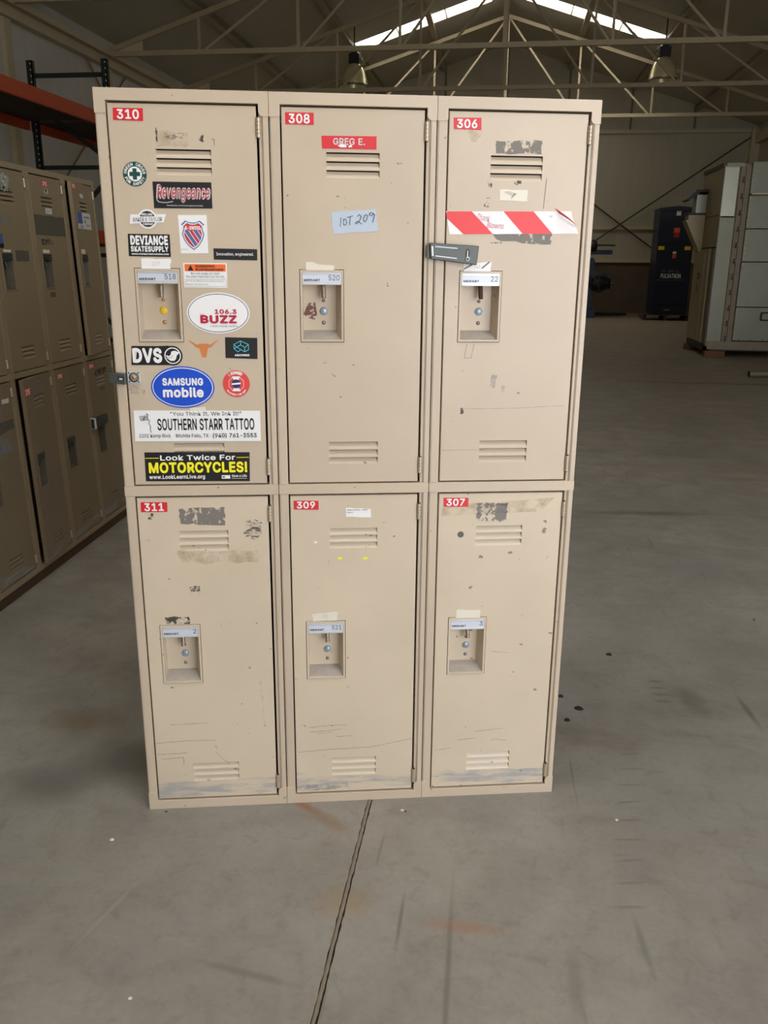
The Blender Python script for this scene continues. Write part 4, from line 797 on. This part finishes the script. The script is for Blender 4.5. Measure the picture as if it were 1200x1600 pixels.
up_('corner_panel', lambda g: g.box(x0 + .0, x0 + .23, y0 + .005, y0 + .05, z0, 2.235, 'galvanized', .006))
up_('top_cap', lambda g: (g.box(x0 + .02, x0 + .3, y0 - .01, y0 + .2, z1 - .06, z1 + .0, 'galvanized', .006), g.box(x0 + .0, x0 + 3.2, y0 + .1, y1, z1 - .03, z1 - .0, 'unit_frame'), g.box(x0 - .02, x0 + .05, y0 + .2, y1 + .02, z1 - .05, z1 + .01, 'brace_dark')))
def fr(g):
    g.box(x0 + .23, x0 + .42, y0 + .03, y0 + .06, z0, z1 - .03, 'unit_frame')
    g.box(x0 + .245, x0 + .262, y0 + .0, y0 + .03, z0, z1 - .05, 'unit_frame'); g.box(x0 + .33, x0 + .345, y0 + .0, y0 + .03, z0 + .1, z1 - .05, 'unit_frame')
up_('door_frame', fr)
for i in range(11):
    z = .30 + i * .25; up_('clamp', lambda g: (g.box(x0 + .262, x0 + .335, y0 - .008, y0 + .03, z, z + .022, 'unit_frame'), g.tube((x0 + .30, y0 - .02, z - .04), (x0 + .30, y0 - .02, z + .05), .007, 'brace_dark', 6)))
zs_ = [.27, .825, 1.545, 2.06, 2.575, 3.08]
for i in range(5):
    a, b = zs_[i], zs_[i + 1]
    for j, (xa, xb_) in enumerate(((x0 + .415, x0 + 1.75), (x0 + 1.77, x0 + 3.1))):
        up_('access_panel', lambda g: g.box(xa, xb_, y0 - .03, y0 + .04, a + .008, b - .008, 'galvanized', .004))
        def bolts(g):
            for q in range(6): g.tube((xa + .02, y0 - .04, a + .05 + q * (b - a - .1) / 5), (xa + .02, y0 - .03, a + .05 + q * (b - a - .1) / 5), .010, 'galv_bright', 6)
            for q in range(7): g.tube((xa + .1 + q * .19, y0 - .04, a + .03), (xa + .1 + q * .19, y0 - .03, a + .03), .010, 'galv_bright' if a > .4 else 'machine_dark', 6)
        o = up_('bolt_row', bolts); o['kind'] = 'stuff'
up_('ledge', lambda g: g.box(x0 + .42, x0 + 3.1, y0 - .12, y0 - .03, 2.575, 2.60, 'girt_paint', .004))
up_('grab_handle', lambda g: [g.tube(a, b, .01, 'machine_dark', 6) for a, b in (((4.26, 15.12, .62), (4.26, 15.12, .74)), ((4.26, 15.12, .74), (4.45, 15.12, .74)), ((4.26, 15.12, .62), (4.45, 15.12, .62)))])
up_('base_rail', lambda g: (g.box(x0 + .02, x0 + 3.1, y0 - .01, y0 + .06, .12, .26, 'unit_frame', .004), g.box(x0 - .02, x0 + 3.1, y0 + .02, y0 + .1, .10, .17, 'machine_dark'), g.box(x0 - .02, x0 + .06, y0 + .02, y1, .10, .2, 'machine_dark'), g.box(x0 + .02, x0 + 3.1, y1 - .05, y1, .1, .26, 'unit_frame')))
up_('back_panel', lambda g: (g.box(x0 + .02, x0 + 3.1, y1 - .02, y1, z0, z1 - .03, 'unit_tan'), g.box(x0 + 3.08, x0 + 3.1, y0, y1, z0, z1 - .03, 'unit_tan')))
up_('intake_hood', lambda g: (g.box(3.27, 3.44, 16.30, 16.62, 2.36, 2.66, 'galv_bright', .006), g.prism([(3.08, 2.58), (3.14, 2.565), (3.30, 2.70), (3.44, 2.70), (3.44, 2.74), (3.24, 2.74)], 16.2, 16.68, 'machine_dark')))
up_('hood_shelf', lambda g: g.box(3.14, 3.44, 16.28, 16.64, 2.335, 2.365, 'machine_dark'))
up_('hopper_flange', lambda g: g.bar((3.14, 16.45, 2.25), (3.42, 16.45, 1.72), .35, .05, 'unit_tan'))
up_('hopper_side', lambda g: g.prism([(3.16, 2.27), (3.42, 1.76), (3.44, 1.76), (3.44, 2.33), (3.16, 2.33)], 16.3, 16.6, 'unit_tan'))
for (a, b, lab) in (((3.42, 3.75), (15.14, 15.24), 'brown timber block under the front corner of the dust collector'), ((3.36, 3.62), (16.45, 16.6), 'brown timber block under the rear corner of the dust collector')):
    g = MB(); g.box(a[0], a[1], b[0], b[1], 0, .099, 'wood_block', .005); tag(g.build('timber_block'), lab, 'block', 'blocks under the dust collector')
for xx in (5.2, 6.3):
    for yy in (15.16, 16.5): g = MB(); g.box(xx, xx + .3, yy, yy + .12, 0, .099, 'wood_block', .005); tag(g.build('timber_block'), 'timber block under the %s %s part of the dust collector' % (('middle', 'right')[xx > 6], ('front', 'back')[yy > 16]), 'block', 'blocks under the dust collector')
g = MB(); g.tube((3.42, 12.38, .045), (4.6, 12.6, .045), .043, 'pipe_metal', 14, caps=False); g.tube((3.42, 12.38, .045), (4.6, 12.6, .045), .036, 'machine_dark', 14); g.tube((3.6, 12.42, .045), (3.66, 12.43, .045), .0445, 'machine_dark', 14, caps=False)
tag(g.build('steel_pipe'), 'short steel pipe lying on the floor at the right edge', 'pipe')

# ------------------------------------------------------------------ blue cabinet on its pallet
BC = empty('blue_cabinet', (4.62, 25.9, .17), (0, 0, 0)); tag(BC, 'tall dark blue dust collector cabinet with white lettering near the back wall', 'machine'); bo = (4.62, 25.9, .17)
def bp(name, fn, lab=None):
    g = MB(); fn(g); o = g.build(name, BC, bo)
    if lab: o['label'] = lab
    return o
bx0, bx1, by = 4.17, 5.12, 25.4
bp('cabinet_body', lambda g: g.box(bx0, bx1, by, by + 1.0, .17, 2.93, 'cabinet_blue', .01)); bp('cabinet_top', lambda g: g.prism([(bx0 - .01, 2.93), (bx1 + .01, 2.93), (bx1 + .01, 3.0), ((bx0 + bx1) / 2, 3.05), (bx0 - .01, 3.0)], by - .02, by + 1.0, 'cabinet_blue'))
bp('upper_door', lambda g: g.box(bx0 + .03, bx1 - .03, by - .025, by, 2.08, 2.74, 'cabinet_blue', .006)); bp('lower_door', lambda g: g.box(bx0 + .03, bx1 - .03, by - .025, by, .42, 1.68, 'cabinet_blue', .006)); bp('base_panel', lambda g: g.box(bx0 + .02, bx1 - .02, by - .03, by, .19, .38, 'cabinet_blue', .006))
for xx in (bx0 + .03, bx1 - .22): bp('yellow_latch', lambda g: g.box(xx, xx + .16, by - .05, by - .02, 1.90, 2.0, 'yellow_plug', .006), 'yellow latch')
bp('white_label', lambda g: g.box(4.60, 4.72, by - .005, by, 2.80, 2.92, 'p_white')); bp('orange_label', lambda g: (g.box(4.57, 4.73, by - .03, by - .025, 2.35, 2.48, 'p_orange'), g.box(4.58, 4.72, by - .03, by - .025, 2.23, 2.34, 'p_crimson'))); bp('white_label', lambda g: (g.box(4.60, 4.69, by - .03, by, 1.80, 1.86, 'p_white'), g.box(4.60, 4.69, by - .03, by, 1.68, 1.79, 'p_coral')))
def lt(g):
    y = by - .028
    g.text('PP  ARS  G', 4.34, 1.30, 4.80, 1.37, 'p_greytext', y, .0); g.text('PULSATRON', 4.33, 1.15, 4.87, 1.27, 'p_white', y, .02); g.text('DUST CONTROL  EQUIPMENT CO', 4.22, 1.08, 4.98, 1.11, 'p_greytext', y, .0)
bp('lettering', lt, 'white machine lettering'); bp('name_badge', lambda g: g.box(4.50, 4.66, by - .034, by - .03, .27, .31, 'p_greytext'))
PA = empty('wooden_pallet', (4.6, 25.8, 0), (0, 0, R(-3))); tag(PA, 'dark wooden pallet carrying the tall blue cabinet', 'pallet'); po = (4.6, 25.8, 0)
for i in range(6):
    g = MB(); yy = 25.25 + i * .21; g.box(3.98, 5.22, yy, yy + .14, .145, .165, 'dark_timber'); g.build('deck_board', PA, po)
for xx in (4.0, 4.55, 5.14):
    g = MB(); g.box(xx - .02, xx + .06, 25.27, 26.42, .0, .145, 'dark_timber'); g.build('stringer', PA, po)

# ------------------------------------------------------------------ blue workshop machine behind the lockers
MC = empty('workshop_machine', (2.2, 26.3, 0)); tag(MC, 'dark blue workshop machine partly hidden behind the right edge of the lockers', 'machine'); mo = (2.2, 26.3, 0)
def mp(name, fn):
    g = MB(); fn(g); return g.build(name, MC, mo)
mp('base', lambda g: g.box(1.2, 2.68, 26.0, 26.7, 0, .22, 'machine_blue', .03)); mp('column', lambda g: g.box(1.9, 2.58, 26.05, 26.6, .22, 1.68, 'machine_blue', .04)); mp('table', lambda g: g.box(1.8, 3.05, 26.0, 26.6, 1.78, 1.90, 'machine_blue', .02))
mp('head', lambda g: g.box(1.6, 2.34, 26.1, 26.6, 1.9, 2.2, 'machine_dark', .04)); mp('hub', lambda g: g.lathe([(0, -.12), (.16, -.1), (.19, 0), (.16, .1), (0, .12)], (2.5, 26.1, 2.0), 'machine_dark', 18, 'x')); mp('lever_rod', lambda g: g.tube((2.6, 26.1, 2.03), (3.12, 26.1, 2.03), .022, 'machine_dark', 8))
mp('motor', lambda g: (g.lathe([(0, -.25), (.2, -.24), (.22, -.15), (.22, .15), (.17, .2), (.16, .3), (0, .3)], (2.75, 26.1, .98), 'machine_dark', 20, 'x'), g.tube((3.0, 26.1, .98), (3.2, 26.1, .95), .05, 'steel_dark', 10)))
mp('hand_wheel', lambda g: (g.lathe([(.24, -.02), (.28, -.02), (.28, .02), (.24, .02)], (2.72, 25.9, 1.0), 'machine_dark', 20, 'y'), g.bar((2.46, 25.9, 1.0), (2.98, 25.9, 1.0), .03, .03, 'machine_dark'), g.bar((2.72, 25.9, .74), (2.72, 25.9, 1.26), .03, .03, 'machine_dark')))
g = MB()
for i in range(5): g.tube((1.0, 27.5 + i * .1, .035), (3.4 + (i % 3) * .2, 27.45 + i * .11, .035), .035, 'machine_dark', 8)
o = g.build('pipe_bundle'); tag(o, 'low dark bundle of bars lying on the floor against the back wall', 'bars')

# ------------------------------------------------------------------ small debris on the floor
def chip(x, y, r, mat, label, cat, grp, sq_=1.0, seed=0):
    rr = random.Random(seed); g = MB(); n = 8; h = r * .35
    ring = [(x + r * sq_ * math.cos(2 * math.pi * i / n) * rr.uniform(.7, 1.1), y + r * math.sin(2 * math.pi * i / n) * rr.uniform(.7, 1.1)) for i in range(n)]
    vs = [(a, b, 0.0) for a, b in ring] + [(x + (a - x) * .55, y + (b - y) * .55, h * rr.uniform(.7, 1.1)) for a, b in ring]
    g.add(vs, [(i, (i + 1) % n, (i + 1) % n + n, i + n) for i in range(n)] + [tuple(range(n, 2 * n))], mat); o = g.build(cat, None); tag(o, label, cat.replace('_', ' '), grp)
chip(.268, 2.763, .012, 'debris_black', 'black flake on the floor closest to the right foot of the lockers, half hidden', 'dark_flake', 'dark flakes beside the lockers', 1, 1)
chip(.323, 2.685, .017, 'debris_black', 'largest black flake on the floor right of the lockers', 'dark_flake', 'dark flakes beside the lockers', 1, 2)
chip(.279, 2.600, .013, 'debris_black', 'roundest black flake, the nearest of the three right of the lockers', 'dark_flake', 'dark flakes beside the lockers', 1, 3)
chip(.478, 3.133, .014, 'debris_black', 'flat black flake lying alone farther back right of the lockers', 'dark_flake', 'dark flakes beside the lockers', 1, 4)
chip(1.14, 3.58, .009, 'debris_black', 'tiny dark flake far right on the open floor', 'dark_flake', 'dark flakes beside the lockers', .5, 5)
chip(-.213, 2.032, .006, 'debris_white', 'pale pebble just in front of the middle locker column', 'pebble', 'pebbles on the floor', 1, 6)
chip(-.203, 2.028, .004, 'debris_black', 'dark crumb beside the pale pebble in front of the lockers', 'crumb', 'crumbs on the floor', 1, 7)
chip(.377, 2.076, .005, 'debris_white', 'white pebble on the floor right of the lockers', 'pebble', 'pebbles on the floor', 1, 8)
chip(-.956, 1.795, .007, 'debris_white', 'pale pebble left of the locker bank', 'pebble', 'pebbles on the floor', 1, 9)
chip(-.698, 1.323, .005, 'debris_white', 'white pebble near the bottom left corner of the photo', 'pebble', 'pebbles on the floor', 1, 10)
chip(-.86, 1.93, .004, 'debris_black', 'dark crumb left of the lockers at their foot', 'crumb', 'crumbs on the floor', 1, 11)
